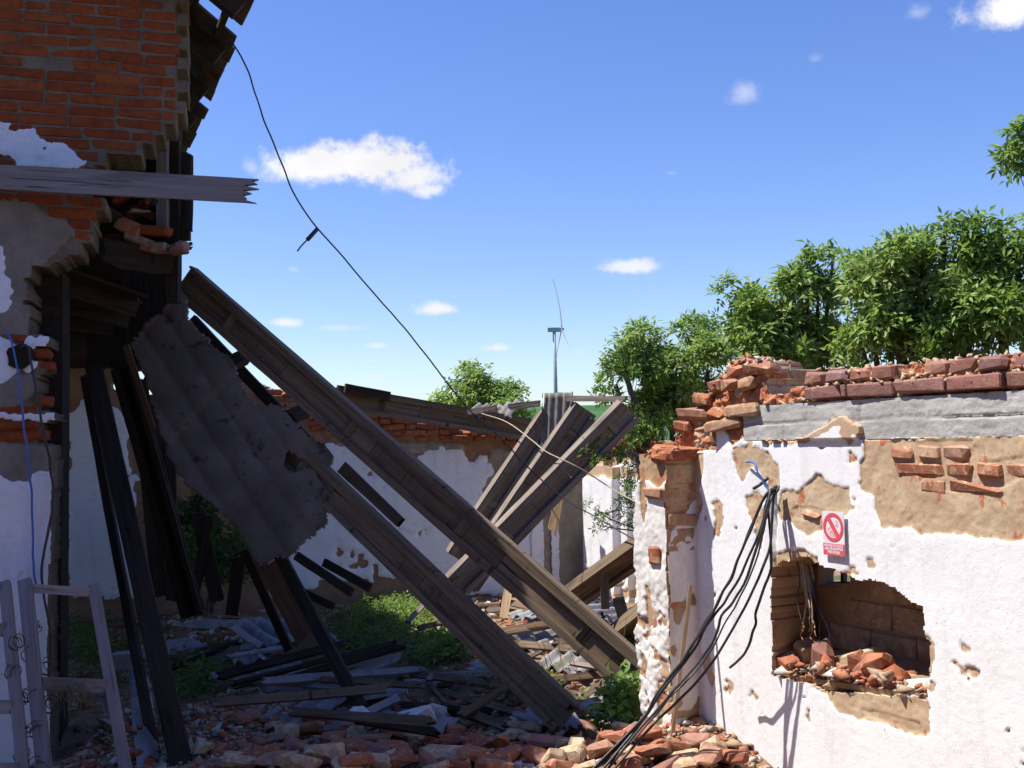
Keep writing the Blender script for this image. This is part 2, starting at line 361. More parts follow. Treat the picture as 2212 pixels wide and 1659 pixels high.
def relief(name, pl, s0, s1, z0, z1, cell, keep, off, attrs, thick, mat, parent, kind=None, sidew=False):
    ns = int((s1-s0)/cell); nz_ = int((z1-z0)/cell)
    s_ = np.linspace(s0, s1, ns+1); z_ = np.linspace(z0, z1, nz_+1); S, Z = np.meshgrid(s_, z_, indexing='ij')
    Sc, Zc = (S[:-1, :-1]+S[1:, 1:])/2, (Z[:-1, :-1]+Z[1:, 1:])/2
    K = keep(Sc, Zc); A = {k: blur(f(S, Z).astype(float), 1) for k, f in attrs.items()}
    OFF = off(S, Z, A)
    O, u, n = np.array(pl.O), np.array(pl.u), np.array(pl.n)
    js = (fbm(S*30, Z*30, 3, 2)-.5)*cell*.9; jz = (fbm(S*30, Z*30, 9, 2)-.5)*cell*.9
    base = O+(S+js)[..., None]*u+(Z+jz)[..., None]*np.array((0, 0, 1.)); Vf = base+OFF[..., None]*n
    tb = thick+(fbm(S*9, Z*9, 5, 2)-.5)*.02; Vb = base-tb[..., None]*n
    N = (ns+1)*(nz_+1); idx = np.arange(N).reshape(ns+1, nz_+1)
    a, b, c, d = idx[:-1, :-1], idx[1:, :-1], idx[1:, 1:], idx[:-1, 1:]
    Fs = [np.stack([a[K], b[K], c[K], d[K]], 1), np.stack([a[K]+N, d[K]+N, c[K]+N, b[K]+N], 1)]
    KP = np.pad(K, 1)
    for (dx, dy, e0, e1) in ((-1, 0, d, a), (1, 0, b, c), (0, -1, a, b), (0, 1, c, d)):
        nb = KP[1+dx:1+dx+ns, 1+dy:1+dy+nz_]; q = K & ~nb
        Fs.append(np.stack([e0[q]+2*N, e0[q]+N, e1[q]+N, e1[q]+2*N], 1))
    F = np.concatenate(Fs); V = np.concatenate([Vf.reshape(-1, 3), Vb.reshape(-1, 3), Vf.reshape(-1, 3)])
    used = np.unique(F); re = np.full(len(V), -1); re[used] = np.arange(len(used)); F = re[F]; V = V[used]
    at = {k: np.concatenate([v.ravel()]*3 if sidew else [v.ravel(), np.zeros(2*N)])[used] for k, v in A.items()}
    for k in ('w', 'r', 'k'):
        if k not in at: at[k] = np.zeros(len(V))
    return obj(name, mesh(name, V, F, at, smooth=False), mat, parent, kind=kind)
def pm(poly, jit=.02, fr=9., seed=0):
    """soft-edged polygon mask"""
    def f(S, Z):
        return inpoly(poly, S+(fbm(S*fr, Z*fr, seed, 4, .6)-.5)*jit*3, Z+(fbm(S*fr, Z*fr, seed+20, 4, .6)-.5)*jit*3)
    return f
BRK = [chamfer(.285, .14, .066, .007, .003, 2.) for _ in range(6)]
HDR = [chamfer(.138, .2, .066, .008, .0035, 2.) for _ in range(6)]
RGH = [chamfer(.27, .14, .064, .013, .009, 3.) for _ in range(7)]; RGHH = [chamfer(.13, .2, .064, .013, .009, 3.) for _ in range(7)]
def lay_bricks(pl, parent, s0, s1, z0, z1, test, mat, prot=.006, header_p=.12, course=.0765, jit=.003, drop=0., z_off=0., rough=False, maxn=290):
    n = 0; row = 0; z = z0
    me_s = [m_.copy() for m_ in (RGH if rough else BRK)]; me_h = [m_.copy() for m_ in (RGHH if rough else HDR)]
    for m_ in me_s+me_h: m_.materials.clear(); m_.materials.append(mat)
    Rm = Matrix(((pl.u.x, -pl.n.x, 0, 0), (pl.u.y, -pl.n.y, 0, 0), (0, 0, 1, 0), (0, 0, 0, 1)))
    while z < z1:
        s = s0+(row % 2)*.15-random.random()*.05
        while s < s1:
            hd = random.random() < header_p or header_p >= 1; L = .138 if hd else .285
            cs, cz = s+L/2, z+.035
            if not hd and not test(cs, cz, L):
                for L2 in (.25, .21, .17, .138, .10, .07):
                    if test(s+L2/2, cz, L2): L = L2; cs = s+L/2; break
                else:
                    if test(s+.216, cz, .138): L = .138; cs = s+.216
            if n < maxn and random.random() >= drop and test(cs, cz, L):
                me_ = random.choice(me_h if hd else me_s); dep = .2 if hd else .14
                p = pl.pt(cs, cz, -dep/2+prot+random.uniform(-jit, jit)*1.6)
                obj('brick', me_, None, parent, Matrix.Translation(p) @ Rm @ Matrix.Rotation(random.gauss(0, jit*4), 4, 'Y') @ Matrix.Rotation(random.gauss(0, jit*4), 4, 'Z') @ Matrix.Diagonal((L/(.138 if hd else .285), 1, 1+random.uniform(-.02, .02), 1))); n += 1
            s = cs+L/2+.014
        z += course; row += 1
    return n
# boards --------------------------------------------------------------------
def board_mesh(L, W, T, nseg=None, nc=4, spl=(0, 0), rough=.002, bow=0., taper=1.):
    """x along the length, z across the width, y through the thickness"""
    nseg = nseg or max(3, min(24, int(L/.12))); k = random.randrange(1000)
    V = []; ring = 2*(nc+1)
    e0 = [-spl[0]*random.random() for _ in range(nc+1)]; e1 = [spl[1]*random.random() for _ in range(nc+1)]
    for i in range(nseg+1):
        f = i/nseg; x = L*f
        for side in (0, 1):
            for c in range(nc+1):
                cc = c if side == 0 else nc-c
                z = (cc/nc-.5)*W*(1+(taper-1)*f); y = (-T/2 if side == 0 else T/2)
                xx = x-(e0[cc] if i == 0 else 0)-(e1[cc] if i == nseg else 0)
                if i == 0: xx = x-e0[cc]
                if i == nseg: xx = x-e1[cc]
                z += (float(vn(x*3, cc*.5+side, k))-.5)*rough*3+(random.random()-.5)*rough; y += (random.random()-.5)*rough+bow*math.sin(f*math.pi)
                V.append((xx, y, z))
    F = []
    for i in range(nseg):
        for j in range(ring):
            j2 = (j+1) % ring; F.append([i*ring+j, (i+1)*ring+j, (i+1)*ring+j2, i*ring+j2])
    for c in range(nc):
        for b0, fl in ((0, 0), (nseg*ring, 1)):
            q = [b0+c, b0+c+1, b0+2*nc-c, b0+2*nc+1-c]; F.append(q if not fl else q[::-1])
    return mesh('board', V, F)
def board(name, p0, p1, W, T, face, mat, parent=None, spl=(0, 0), **kw):
    """board from p0 to p1; 'face' is the direction its wide side looks to"""
    d = p1-p0; x = d.normalized(); y = -(face-x*face.dot(x)).normalized(); z = x.cross(y)
    Mx = Matrix(((x.x, y.x, z.x, p0.x), (x.y, y.y, z.y, p0.y), (x.z, y.z, z.z, p0.z), (0, 0, 0, 1)))
    o = obj(name, board_mesh(d.length, W, T, spl=spl, **kw), mat, parent, Mx); return o
TOCAM = Vector((0, -1, 0))
def ibeam(name, label, cat, p0, p1, h, face=TOCAM, mat='beam', group=None, fw=.06, wt=.035, ft=.035, stiff=.9, spl=.0, web=1.15):
    """nailed timber I-girder: web boards, four flange battens, stiffeners"""
    face = face.normalized(); d = p1-p0; L = d.length; x = d.normalized(); y = -(face-x*face.dot(x)).normalized(); z = x.cross(y)
    t = thing(name, label, cat, p0, group)
    def fr(a, yy, zz): return p0+x*a+y*yy+z*zz
    a = 0
    while a < L-.05:
        b = min(L, a+web*random.uniform(.8, 1.25))
        if L-b < .3: b = L
        board('web_board', fr(a+.002, 0, 0), fr(b-.002, 0, 0), h-.012, wt*random.uniform(.75, 1.), face, M[mat], t, rough=.002); a = b
    for sz in (-1, 1):
        for sy in (-1, 1):
            board('flange_batten', fr(random.uniform(0, .04), sy*(wt/2+ft/2+.001), sz*(h/2-fw/2)), fr(L-random.uniform(0, .04), sy*(wt/2+ft/2+.001), sz*(h/2-fw/2)), fw, ft, face, M[mat], t, spl=(spl, spl), rough=.002)
    board('flange_cap', fr(.01, 0, h/2+.011), fr(L-.01, 0, h/2+.011), wt+2*ft+.006, .018, z, M[mat], t, spl=(spl, spl), rough=.002)
    a = stiff*.5
    while a < L-.1:
        for sy in (-1, 1):
            board('stiffener', fr(a, sy*(wt/2+ft*.22+.001), -h/2+fw+.004), fr(a, sy*(wt/2+ft*.22+.001), h/2-fw-.004),   .07, ft*.4, face, M[mat], t, nseg=3)
        a += stiff*random.uniform(.85, 1.15)
    return t
def plank(name, label, cat, p0, p1, W, T, face=TOCAM, mat='beam', group=None, spl=(0, 0), **kw):
    o = board(name, p0, p1, W, T, face, M[mat], None, spl, **kw); return tag(o, label, cat, group)
def sheet(name, label, O, Pp, Q, wl=.13, amp=.022, rag=.03, mat='asbestos', group=None, sag=0., cat='roof sheet', holes=None):
    """corrugated sheet: O corner, Pp corner along the waves, Q corner across them"""
    ex = (Pp-O); ey = (Q-O); L = ex.length; ex = ex.normalized(); ey = ey-ex*ey.dot(ex); W = ey.length; ey.normalize(); ez = ex.cross(ey)
    if ez.z < 0: ez = -ez
    nx = max(6, int(L/.05)); ny = max(8, int(W/wl*10)); sd = random.randrange(50)
    X, Yv = np.meshgrid(np.linspace(0, L, nx+1), np.linspace(0, W, ny+1), indexing='ij')
    e = rag*2*(fbm(Yv*6, Yv*0+.5, sd, 3)-.5); e2 = rag*2*(fbm(Yv*6, Yv*0+.5, sd+9, 3)-.5)
    X2 = X+np.where(X < L*.15, e, 0)+np.where(X > L*.85, e2, 0)
    H = amp*np.sin(2*math.pi*Yv/wl)+sag*np.sin(math.pi*X/L)*1.+(fbm(X*2, Yv*2, sd, 2)-.5)*.03
    Kp = np.ones((nx, ny), bool); c = fbm(X[:-1, :-1]*5, Yv[:-1, :-1]*5, sd+4, 3)
    edge = np.minimum(np.minimum(X[:-1, :-1], L-X[:-1, :-1]), np.minimum(Yv[:-1, :-1], W-Yv[:-1, :-1]))
    Kp &= ~((c > .62) & (edge < rag*3))
    if holes:
        for (hx, hy, hr) in holes: Kp &= ((X[:-1, :-1]/L-hx)**2*(L/W)**2+(Yv[:-1, :-1]/W-hy)**2 > hr**2)
    A_ = np.array(O)+X2[..., None]*np.array(ex)+Yv[..., None]*np.array(ey)+H[..., None]*np.array(ez); B_ = A_-np.array(ez)*.007
    N = A_.shape[0]*A_.shape[1]; idx = np.arange(N).reshape(A_.shape[:2]); a, b, c, d = idx[:-1, :-1], idx[1:, :-1], idx[1:, 1:], idx[:-1, 1:]
    Fs = [np.stack([a[Kp], b[Kp], c[Kp], d[Kp]], 1), np.stack([a[Kp]+N, d[Kp]+N, c[Kp]+N, b[Kp]+N], 1)]; KP = np.pad(Kp, 1)
    for (dx, dy, e0, e1) in ((-1, 0, d, a), (1, 0, b, c), (0, -1, a, b), (0, 1, c, d)):
        q = Kp & ~KP[1+dx:1+dx+nx, 1+dy:1+dy+ny]; Fs.append(np.stack([e0[q], e0[q]+N, e1[q]+N, e1[q]], 1))
    V = np.concatenate([A_.reshape(-1, 3), B_.reshape(-1, 3)])-np.array(O)
    F = np.concatenate(Fs); used = np.unique(F); re = np.full(len(V), -1); re[used] = np.arange(len(used))
    o = obj(name, mesh(name, V[used], re[F], smooth=False), M[mat], None, Matrix.Translation(O))
    return tag(o, label, cat, group)
# ================================================================ ground
def sst(x, a, b):
    t = np.clip((x-a)/(b-a), 0, 1); return t*t*(3-2*t)
def gz(x, y):
    x = np.asarray(x, float); y = np.asarray(y, float); r = np.hypot(x, y)
    near = 1-sst(r, 25, 45)
    h = (.10*(fbm(x*.9, y*.9, 1, 4)-.5)+.05*(fbm(x*5, y*5, 2, 3)-.5))*near
    h = h+.20*np.exp(-((y-6.1)/.75)**2)*sst(x, -2.6, -1.2)*(1-sst(x, 1.3, 2.6))*near       # rubble heap in front
    h = h+.16*np.exp(-((x-1.0)**2+(y-6.5)**2)/.25)+.12*np.exp(-((x+2.2)**2+(y-8.3)**2)/2.)
    h = h+.22*np.exp(-((x-.5)**2/3.+(y-9.6)**2/1.4))*near
    far = sst(y, 120, 620)
    hill = 21.0*far*(1+.10*np.sin(x*.004+.4))+np.where(y > 620, (y-620)*-.004, 0)
    return h+hill-.8*sst(r, 20, 60)*(1-far)
def coords(a, b, st, ends):
    c = list(np.arange(a, b, st)); lo, hi = [], []; d = st; v = a
    while v > ends[0]: d *= 1.12; v -= d; lo.append(v)
    d = st; v = c[-1]
    while v < ends[1]: d *= 1.12; v += d; hi.append(v)
    return np.array(lo[::-1]+c+hi)
gx = coords(-5, 5, .05, (-4000, 4000)); gy = coords(3.5, 16.5, .05, (-1500, 9000))
GX, GY = np.meshgrid(gx, gy, indexing='ij'); GZ = gz(GX, GY)
idx = np.arange(GX.size).reshape(GX.shape)
F = np.stack([idx[:-1, :-1], idx[1:, :-1], idx[1:, 1:], idx[:-1, 1:]], -1).reshape(-1, 4)
m, t = newmat('ground_soil_and_field'); pos = t.n('ShaderNodeNewGeometry').outputs['Position']
sp_ = t.n('ShaderNodeSeparateXYZ', {0: pos}); dist = t.n('ShaderNodeVectorMath', {0: pos}, operation='LENGTH').outputs['Value']
a_ = t.noise(pos, 2.5, 6, .65); b_ = t.noise(pos, 30., 6, .7)
soil = t.mix(t.step(a_, .4, .6), (.15, .10, .065), (.27, .16, .10)); soil = t.mix(t.step(b_, .55, .7, 0, .6), soil, (.36, .27, .2))
soil = t.mix(t.m('MULTIPLY', t.step(t.noise(pos, 1.2, 4, .6), .48, .6, 0, .8), t.step(sp_.outputs[1], 8., 10.)), soil, (.055, .085, .025))
fld = t.mix(t.step(t.noise(pos, .02, 5, .6), .35, .65), (.035, .10, .03), (.055, .13, .045))
finish(t, t.mix(t.step(dist, 22, 40), soil, fld), .95, b_, .012, .7, .1)
ground = obj('ground', mesh('ground', np.stack([GX.ravel(), GY.ravel(), GZ.ravel()], 1), F, smooth=True), m, kind='structure'); ground['label'] = 'rubble strewn soil of the ruined yard rising to a green field'
def Gd(vx, vy, lift=0.):
    """point of the ground seen at a picture position"""
    d = ray(vx, vy); tt = np.linspace(3, 40, 1500); z_ = CAMZ+d.z*tt; h_ = z_ <= gz(d.x*tt, d.y*tt)+lift
    i = int(np.argmax(h_)) if h_.any() else -1
    return Vector((0, 0, CAMZ))+d*float(tt[i])
# ================================================================ the brick house on the left
LW = Plane(P(200, 960, 7.1), (.966, .259))
OB = [(-350, -60), (395, -60), (397, 20), (385, 60), (396, 105), (385, 160), (388, 200), (383, 262), (347, 262), (345, 290), (336, 306), (296, 312), (293, 330), (237, 333), (233, 345), (196, 350), (190, 364),
      (150, 372), (150, 415), (235, 424), (222, 448), (206, 462), (199, 505), (180, 540), (155, 547), (128, 562), (82, 578), (66, 602), (64, 722), (104, 728), (105, 748), (70, 752), (76, 778), (100, 786), (100, 803), (82, 812), (80, 850),
      (94, 872), (82, 886), (122, 893), (121, 909), (82, 912), (83, 925), (92, 935), (91, 950), (78, 956), (112, 962), (114, 1010), (112, 1180), (104, 1260), (103, 1430), (110, 1600), (112, 1800), (-350, 1800)]
obp = LW.poly(OB); 
def keepLW(S, Z):
    row = np.floor(Z/.0765); S2 = (np.floor((S+(row % 2)*.075)/.15)+.5)*.15-(row % 2)*.075; Z2 = (row+.5)*.0765
    j = (fbm(S*16, Z*16, 1, 3)-.5)*.014
    return np.where(Z > 2.95, inpoly(obp, (S2*.75+S*.25)+j, (Z2*.75+Z*.25)+j), inpoly(obp, S+j, Z+j))
wh = [(lambda f: lambda S, Z: f(S, Z) & ~((fbm(S*26, Z*30, 61, 4, .65) > .66) & (Z > 3.4)))(pm(LW.poly(q), .026, 16, 3)) for q in ([(-360, 262), (-2, 262), (30, 272), (80, 285), (88, 300), (120, 306), (150, 318), (165, 340), (188, 352), (190, 366), (40, 362), (38, 342), (0, 330), (-360, 325)],
      [(-360, 520), (0, 530), (14, 560), (13, 590), (26, 625), (27, 655), (14, 665), (12, 680), (-360, 690)],
      [(-360, 725), (12, 728), (40, 745), (58, 752), (62, 726), (106, 728), (106, 750), (78, 760), (78, 795), (60, 808), (46, 800), (36, 812), (0, 832), (-360, 832)],
      [(-360, 1018), (0, 1030), (22, 1042), (55, 1040), (66, 1022), (90, 1012), (112, 1014), (116, 1250), (110, 1800), (-360, 1800)],
      [(-360, 885), (0, 890), (122, 893), (122, 909), (0, 906), (-360, 905)])]
rd = [pm(LW.poly(q), .02, 8, 5) for q in ([(-360, 425), (60, 430), (80, 445), (120, 470), (150, 480), (160, 505), (135, 530), (110, 560), (82, 578), (60, 640), (66, 725), (-360, 725)],
      [(-360, 800), (60, 808), (78, 812), (72, 852), (60, 868), (40, 880), (-360, 886)], [(-360, 962), (60, 958), (112, 965), (114, 1045), (-360, 1045)])]
def anyf(fs): return lambda S, Z: np.any([f(S, Z) for f in fs], 0)
def off_std(wa=.02, ra=.014, na=.007):
    def f(S, Z, A):
        o = (fbm(S*14, Z*14, 2, 4, .6)-.5)*na*2
        if 'r' in A: o = o+A['r']*ra
        if 'w' in A: o = np.maximum(o, A['w']*wa+(fbm(S*5, Z*5, 8, 3)-.5)*.012)
        return o
    return f
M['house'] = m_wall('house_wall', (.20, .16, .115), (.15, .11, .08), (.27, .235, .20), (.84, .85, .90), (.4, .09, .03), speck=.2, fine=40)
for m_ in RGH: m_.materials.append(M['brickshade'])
house = thing('ruined_house', 'dark brick house with collapsed roof corner along the left edge', 'ruined building', LW.pt(-1.0, 0))
x0, _ = LW.uv(-345, 900); x1, _ = LW.uv(400, 100)
relief('house_wall', LW, x0, x1+.02, -.15, 5.6, .016, keepLW, off_std(.018, .013, .0025), {'w': anyf(wh), 'r': anyf(rd)}, .42, M['house'], house)
wtest = anyf(wh); rtest = anyf(rd)
inb = lambda s, z: bool(inpoly(obp, np.array(s), np.array(z)))
def t_house(s, z, L):
    if not all(inb(s+q, z+e) for q in (-L*.46, 0, L*.46) for e in (-.03, .03)): return False
    if bool(wtest(np.array([s]), np.array([z]))[0]) or bool(rtest(np.array([s]), np.array([z]))[0]): return random.random() < .0
    return True
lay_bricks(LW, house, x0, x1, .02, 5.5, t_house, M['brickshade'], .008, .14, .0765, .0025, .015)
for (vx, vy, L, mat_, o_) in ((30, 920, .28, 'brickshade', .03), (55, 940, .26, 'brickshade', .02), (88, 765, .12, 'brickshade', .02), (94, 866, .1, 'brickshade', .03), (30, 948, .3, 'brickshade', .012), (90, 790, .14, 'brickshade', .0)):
    s_, z_ = LW.uv(vx, vy); obj('brick', chamfer(L, .16, .062, .009, .005, 2), M[mat_], house, framemat(LW.pt(s_, z_, -.08+o_), LW.u, Vector((0, 0, 1))))
# continuing side walls, floor slab and roof of the house (off to the left, they keep the inside dark)
def box(name, a, b, mat, parent=None, **kw):
    a, b = Vector(a), Vector(b); c = (a+b)/2; d = b-a
    V = [(sx*d.x/2, sy*d.y/2, sz*d.z/2) for sx in (-1, 1) for sy in (-1, 1) for sz in (-1, 1)]
    F = [[0, 1, 3, 2], [4, 6, 7, 5], [0, 4, 5, 1], [2, 3, 7, 6], [0, 2, 6, 4], [1, 5, 7, 3]]
    return obj(name, mesh(name, V, F), mat, parent, Matrix.Translation(c), **kw)
LN = -LW.n                                                             # into the house
A_ = LW.pt(x0-3.2, 0, .42)
def slabquad(name, pts, T, mat, parent):
    n_ = (pts[1]-pts[0]).cross(pts[3]-pts[0]).normalized()*T; V = list(pts)+[p+n_ for p in pts]
    o = pts[0]; V = [v-o for v in V]
    F = [[0, 1, 2, 3], [7, 6, 5, 4]]+[[i, i+4, (i+1) % 4+4, (i+1) % 4] for i in range(4)]
    return obj(name, mesh(name, V, F), mat, parent, Matrix.Translation(o))
up = Vector((0, 0, 1))
slabquad('house_wall', [LW.pt(x0-4.5, -.1), LW.pt(x0-.01, -.1), LW.pt(x0-.01, 5.3), LW.pt(x0-4.5, 6.9)], -.4, M['house'], house)
# eave line found from the picture: leads away from the viewer at 5 m height
H_E = 5.0
E1 = Vector((-1.81, 7.27, H_E)); E2 = Vector((-3.35, 10.9, H_E)); ed = (E2-E1).normalized(); el_ = E1-ed*.45
roofn = Vector((-ed.y, ed.x, 0))                                       # towards the ridge (left)
roofn = roofn if roofn.x < 0 else -roofn
slope = (roofn*math.cos(R(36))+up*math.sin(R(36)))
RL = 6.6
def rp(a, b, c=0.):
    """roof point: a along the eave, b up the slope, c above the battens"""
    return el_+ed*a+slope*b+ed.cross(slope).normalized()*c*(1 if ed.cross(slope).z > 0 else -1)
slabquad('roof_boarding', [rp(0, .35), rp(8.2, .35), rp(8.2, 6.2), rp(0, 6.2)], .02, M['darkwood'], house)
slabquad('roof_boarding', [rp(0, 6.2), rp(8.2, 6.2), rp(8.2, 6.2)+roofn*4-up*2.9, rp(0, 6.2)+roofn*4-up*2.9], .02, M['darkwood'], house)
tileme = [chamfer(.42, .285, .022, .004, .004) for _ in range(4)]
for me_ in tileme: me_.materials.append(M['tile'])
ncol = 30
for i in range(ncol):
    for j in range(4):
        if j == 0 and i in (3, 10): continue
        a = .12+i*.262; b = .06+j*.34+random.uniform(-.02, .02)
        Rm = Matrix((( slope.x, ed.x, 0, 0), (slope.y, ed.y, 0, 0), (slope.z, ed.z, 0, 0), (0, 0, 0, 1)))
        x_ = slope; y_ = ed; z_ = x_.cross(y_); 
        p = rp(a, b+.12, .05+.012*(i % 2)+.012)
        obj('roof_tile', tileme[(i+j) % 4], None, house, Matrix(((x_.x, y_.x, z_.x, p.x), (x_.y, y_.y, z_.y, p.y), (x_.z, y_.z, z_.z, p.z), (0, 0, 0, 1))) @ Matrix.Rotation(R(random.uniform(-1.2, 1.2)), 4, 'Y') @ Matrix.Rotation(R(random.uniform(-1.5, 1.5)), 4, 'X'))
slabquad('roof_boarding', [rp(-.1, 1.25, .055), rp(8.2, 1.25, .055), rp(8.2, 6.3, .055), rp(-.1, 6.3, .055)], .02, M['tile'], house)
for k in range(5): board('batten', rp(-.05, .1+k*.33, .02), rp(8.1, .1+k*.33, .02), .05, .03, up, M['darkwood'], house)
for k in range(8):
    a = .3+k*.95; board('rafter', rp(a, .0, -.07), rp(a, 5.8, -.07), .14, .09, ed, M['darkwood'], house, nseg=6)
# posts and timbers in the broken corner
def zb(vx, vy0, vy1, Y, W, T, mat, name='post', dx=0, **kw):
    return board(name, P(vx+dx, vy1, Y), P(vx, vy0, Y), W, T, TOCAM, M[mat], house, **kw)
zb(352, 255, 495, 8.0, .075, .07, 'oldgrey'); zb(378, 235, 655, 8.1, .085, .09, 'darkwood', dx=-2); zb(366, 250, 560, 8.3, .1, .08, 'darkwood')
zb(408, 332, 502, 8.0, .055, .04, 'darkwood', 'plank_end', spl=(.03, .02), rough=.008); zb(398, 330, 470, 8.15, .06, .04, 'darkwood', 'plank_end')
zb(391, 470, 520, 8.1, .14, .04, 'darkwood', 'bracket')
board('rotten_beam', P(208, 545, 7.7), P(368, 575, 8.1), .16, .14, TOCAM, M['darkwood'], house, spl=(.2, .02), rough=.015)
board('rotten_beam', P(225, 530, 7.9), P(365, 552, 8.2), .08, .12, TOCAM, M['brownwood'], house, spl=(.15, .02), rough=.012)
board('rotten_beam', P(210, 440, 7.8), P(300, 500, 8.0), .07, .06, TOCAM, M['darkwood'], house, spl=(.1, .1), rough=.012)
board('lintel_plate', P(270, 455, 7.9), P(330, 462, 8.0), .02, .1, TOCAM, M['oldgrey'], house, spl=(.05, .05), rough=.008)
for (vx, vy, L, an, mt) in ((282, 492, .19, -24, 'brick'), (337, 500, .22, -3, 'brickshade'), (322, 534, .1, -6, 'purple'), (346, 536, .12, 2, 'tanblock'), (300, 520, .2, -18, 'tanblock'), (385, 538, .12, 5, 'purple'), (396, 532, .08, 30, 'tanblock')):
    obj('brick', chamfer(L, .14, .10 if vx < 290 else .07, .01, .005, 2), M[mt], house, Matrix.Translation(P(vx, vy, 7.9)) @ Matrix.Rotation(R(-an), 4, 'Y'))
for k in range(16):
    vx, vy = random.uniform(215, 365), random.uniform(415, 560)
    if random.random() < .5: obj('brick', random.choice(RGH), None, house, Matrix.Translation(P(vx, vy, random.uniform(7.95, 8.3))) @ Matrix.Rotation(random.gauss(0, .5), 4, 'Y') @ Matrix.Rotation(random.uniform(-.6, .6), 4, 'Z') @ Matrix.Scale(random.uniform(.5, .95), 4))
    else: board('splinter', P(vx, vy, 7.9), P(vx+random.uniform(20, 70), vy+random.uniform(-22, 30), 8.1), random.uniform(.02, .05), .02, TOCAM, M[random.choice(['darkwood', 'brownwood'])], house, spl=(.06, .06), rough=.006)
# deep jamb of the pier, its shade put in as a dark colour
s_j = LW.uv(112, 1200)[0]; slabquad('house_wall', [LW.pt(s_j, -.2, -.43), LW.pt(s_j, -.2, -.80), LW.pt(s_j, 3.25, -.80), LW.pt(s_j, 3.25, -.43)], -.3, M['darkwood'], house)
# inner wall behind the broken corner, gloom put in as dark colour
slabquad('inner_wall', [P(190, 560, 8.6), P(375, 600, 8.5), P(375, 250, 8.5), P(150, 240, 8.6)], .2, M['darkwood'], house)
# sagging ceiling of boards with joists
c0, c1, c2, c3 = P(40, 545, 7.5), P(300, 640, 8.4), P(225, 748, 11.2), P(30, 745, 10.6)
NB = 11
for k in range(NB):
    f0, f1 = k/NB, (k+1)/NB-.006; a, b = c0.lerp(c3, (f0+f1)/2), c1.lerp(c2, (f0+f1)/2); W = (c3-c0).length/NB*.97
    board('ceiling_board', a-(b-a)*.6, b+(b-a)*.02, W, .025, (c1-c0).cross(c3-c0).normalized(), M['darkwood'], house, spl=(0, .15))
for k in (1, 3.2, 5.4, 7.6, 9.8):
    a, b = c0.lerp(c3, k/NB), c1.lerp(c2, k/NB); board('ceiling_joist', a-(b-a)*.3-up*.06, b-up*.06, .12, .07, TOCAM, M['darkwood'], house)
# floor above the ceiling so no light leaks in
slabquad('light_stop_floor', [c0+Vector((-4, -.1, .35)), c1+Vector((0, -.2, .3)), c2+Vector((.05, .2, .4)), c3+Vector((-4, .3, .4))], .05, M['darkwood'], house)

for k in range(12):  # dark boards added to fill the gap with gloom
    x_ = 196+k*16; board('dark_fill_board', P(x_, 800, 9.7), P(x_, 552, 9.7), .072, .02, TOCAM, M['darkwood'], house, nseg=5, spl=(.05, .05), rough=.004)
slabquad('light_stop_floor', [c3+Vector((-4, -.2, .3)), c2+Vector((.1, -.2, .32)), P(345, 800, 13.3), P(60, 850, 12.7)+Vector((-4, 0, 0))], .06, M['darkwood'], house)  # sheet added so the strip under the ceiling stays dark
# roof and walls added round the viewer to block sky light, all unseen
blocker = thing('sky_blocker', 'added unseen roof and walls behind the viewpoint that block sky light', 'blocker', Vector((0, -2, 0)))
box('blocker_wall', (-7.5, -6.3, -.6), (7.5, -6, 5.2), M['house'], blocker); box('blocker_wall', (-4.9, -6, -.6), (-4.6, 3.0, 5.0), M['house'], blocker); box('blocker_wall', (3.6, -6, -.6), (3.9, 2.6, 4.5), M['house'], blocker)
slabquad('blocker_roof', [Vector((-7.5, -6.4, 5.3)), Vector((7.0, -6.4, 5.3)), Vector((7.0, .4, 4.85)), Vector((-7.5, .4, 4.85))], .12, M['darkwood'], blocker)
# ================================================================ the plastered wall on the right
pa, pb = P(1605, 950, 6.1), P(2212, 935, 4.55)
RW = Plane(pa, (pb.x-pa.x, pb.y-pa.y))
KB = [(1440, 1850), (1440, 985), (1452, 972), (1455, 945), (1468, 938), (1482, 905), (1497, 893), (1510, 868), (1530, 846), (1545, 832), (1556, 812), (1566, 796), (1575, 782), (1610, 778), (1640, 781), (1652, 800), (1656, 850), (1700, 852),
      (1706, 840), (1752, 832), (1753, 806), (1935, 792), (2063, 780), (2150, 770), (2215, 762), (2400, 742), (2400, 1850)]
HOLE = [(1668, 1223), (1688, 1215), (1708, 1208), (1728, 1200), (1745, 1203), (1765, 1218), (1808, 1229), (1851, 1249), (1908, 1256), (1948, 1279), (1965, 1299), (1998, 1308), (2000, 1379), (2010, 1384), (2010, 1440), (2006, 1512), (1960, 1500), (1900, 1502), (1790, 1496), (1751, 1478), (1710, 1470), (1671, 1456)]
BEAM = RW.poly([(1607, 880), (1607, 952), (1700, 951), (1800, 948), (2000, 944), (2212, 937), (2420, 932), (2420, 820), (2212, 838), (2000, 852), (1800, 866)])
bump = RW.poly([(1650, 975), (1680, 968), (1728, 955), (1775, 938), (1795, 918), (1820, 905), (1840, 915), (1860, 938), (1868, 990), (1700, 1000)])
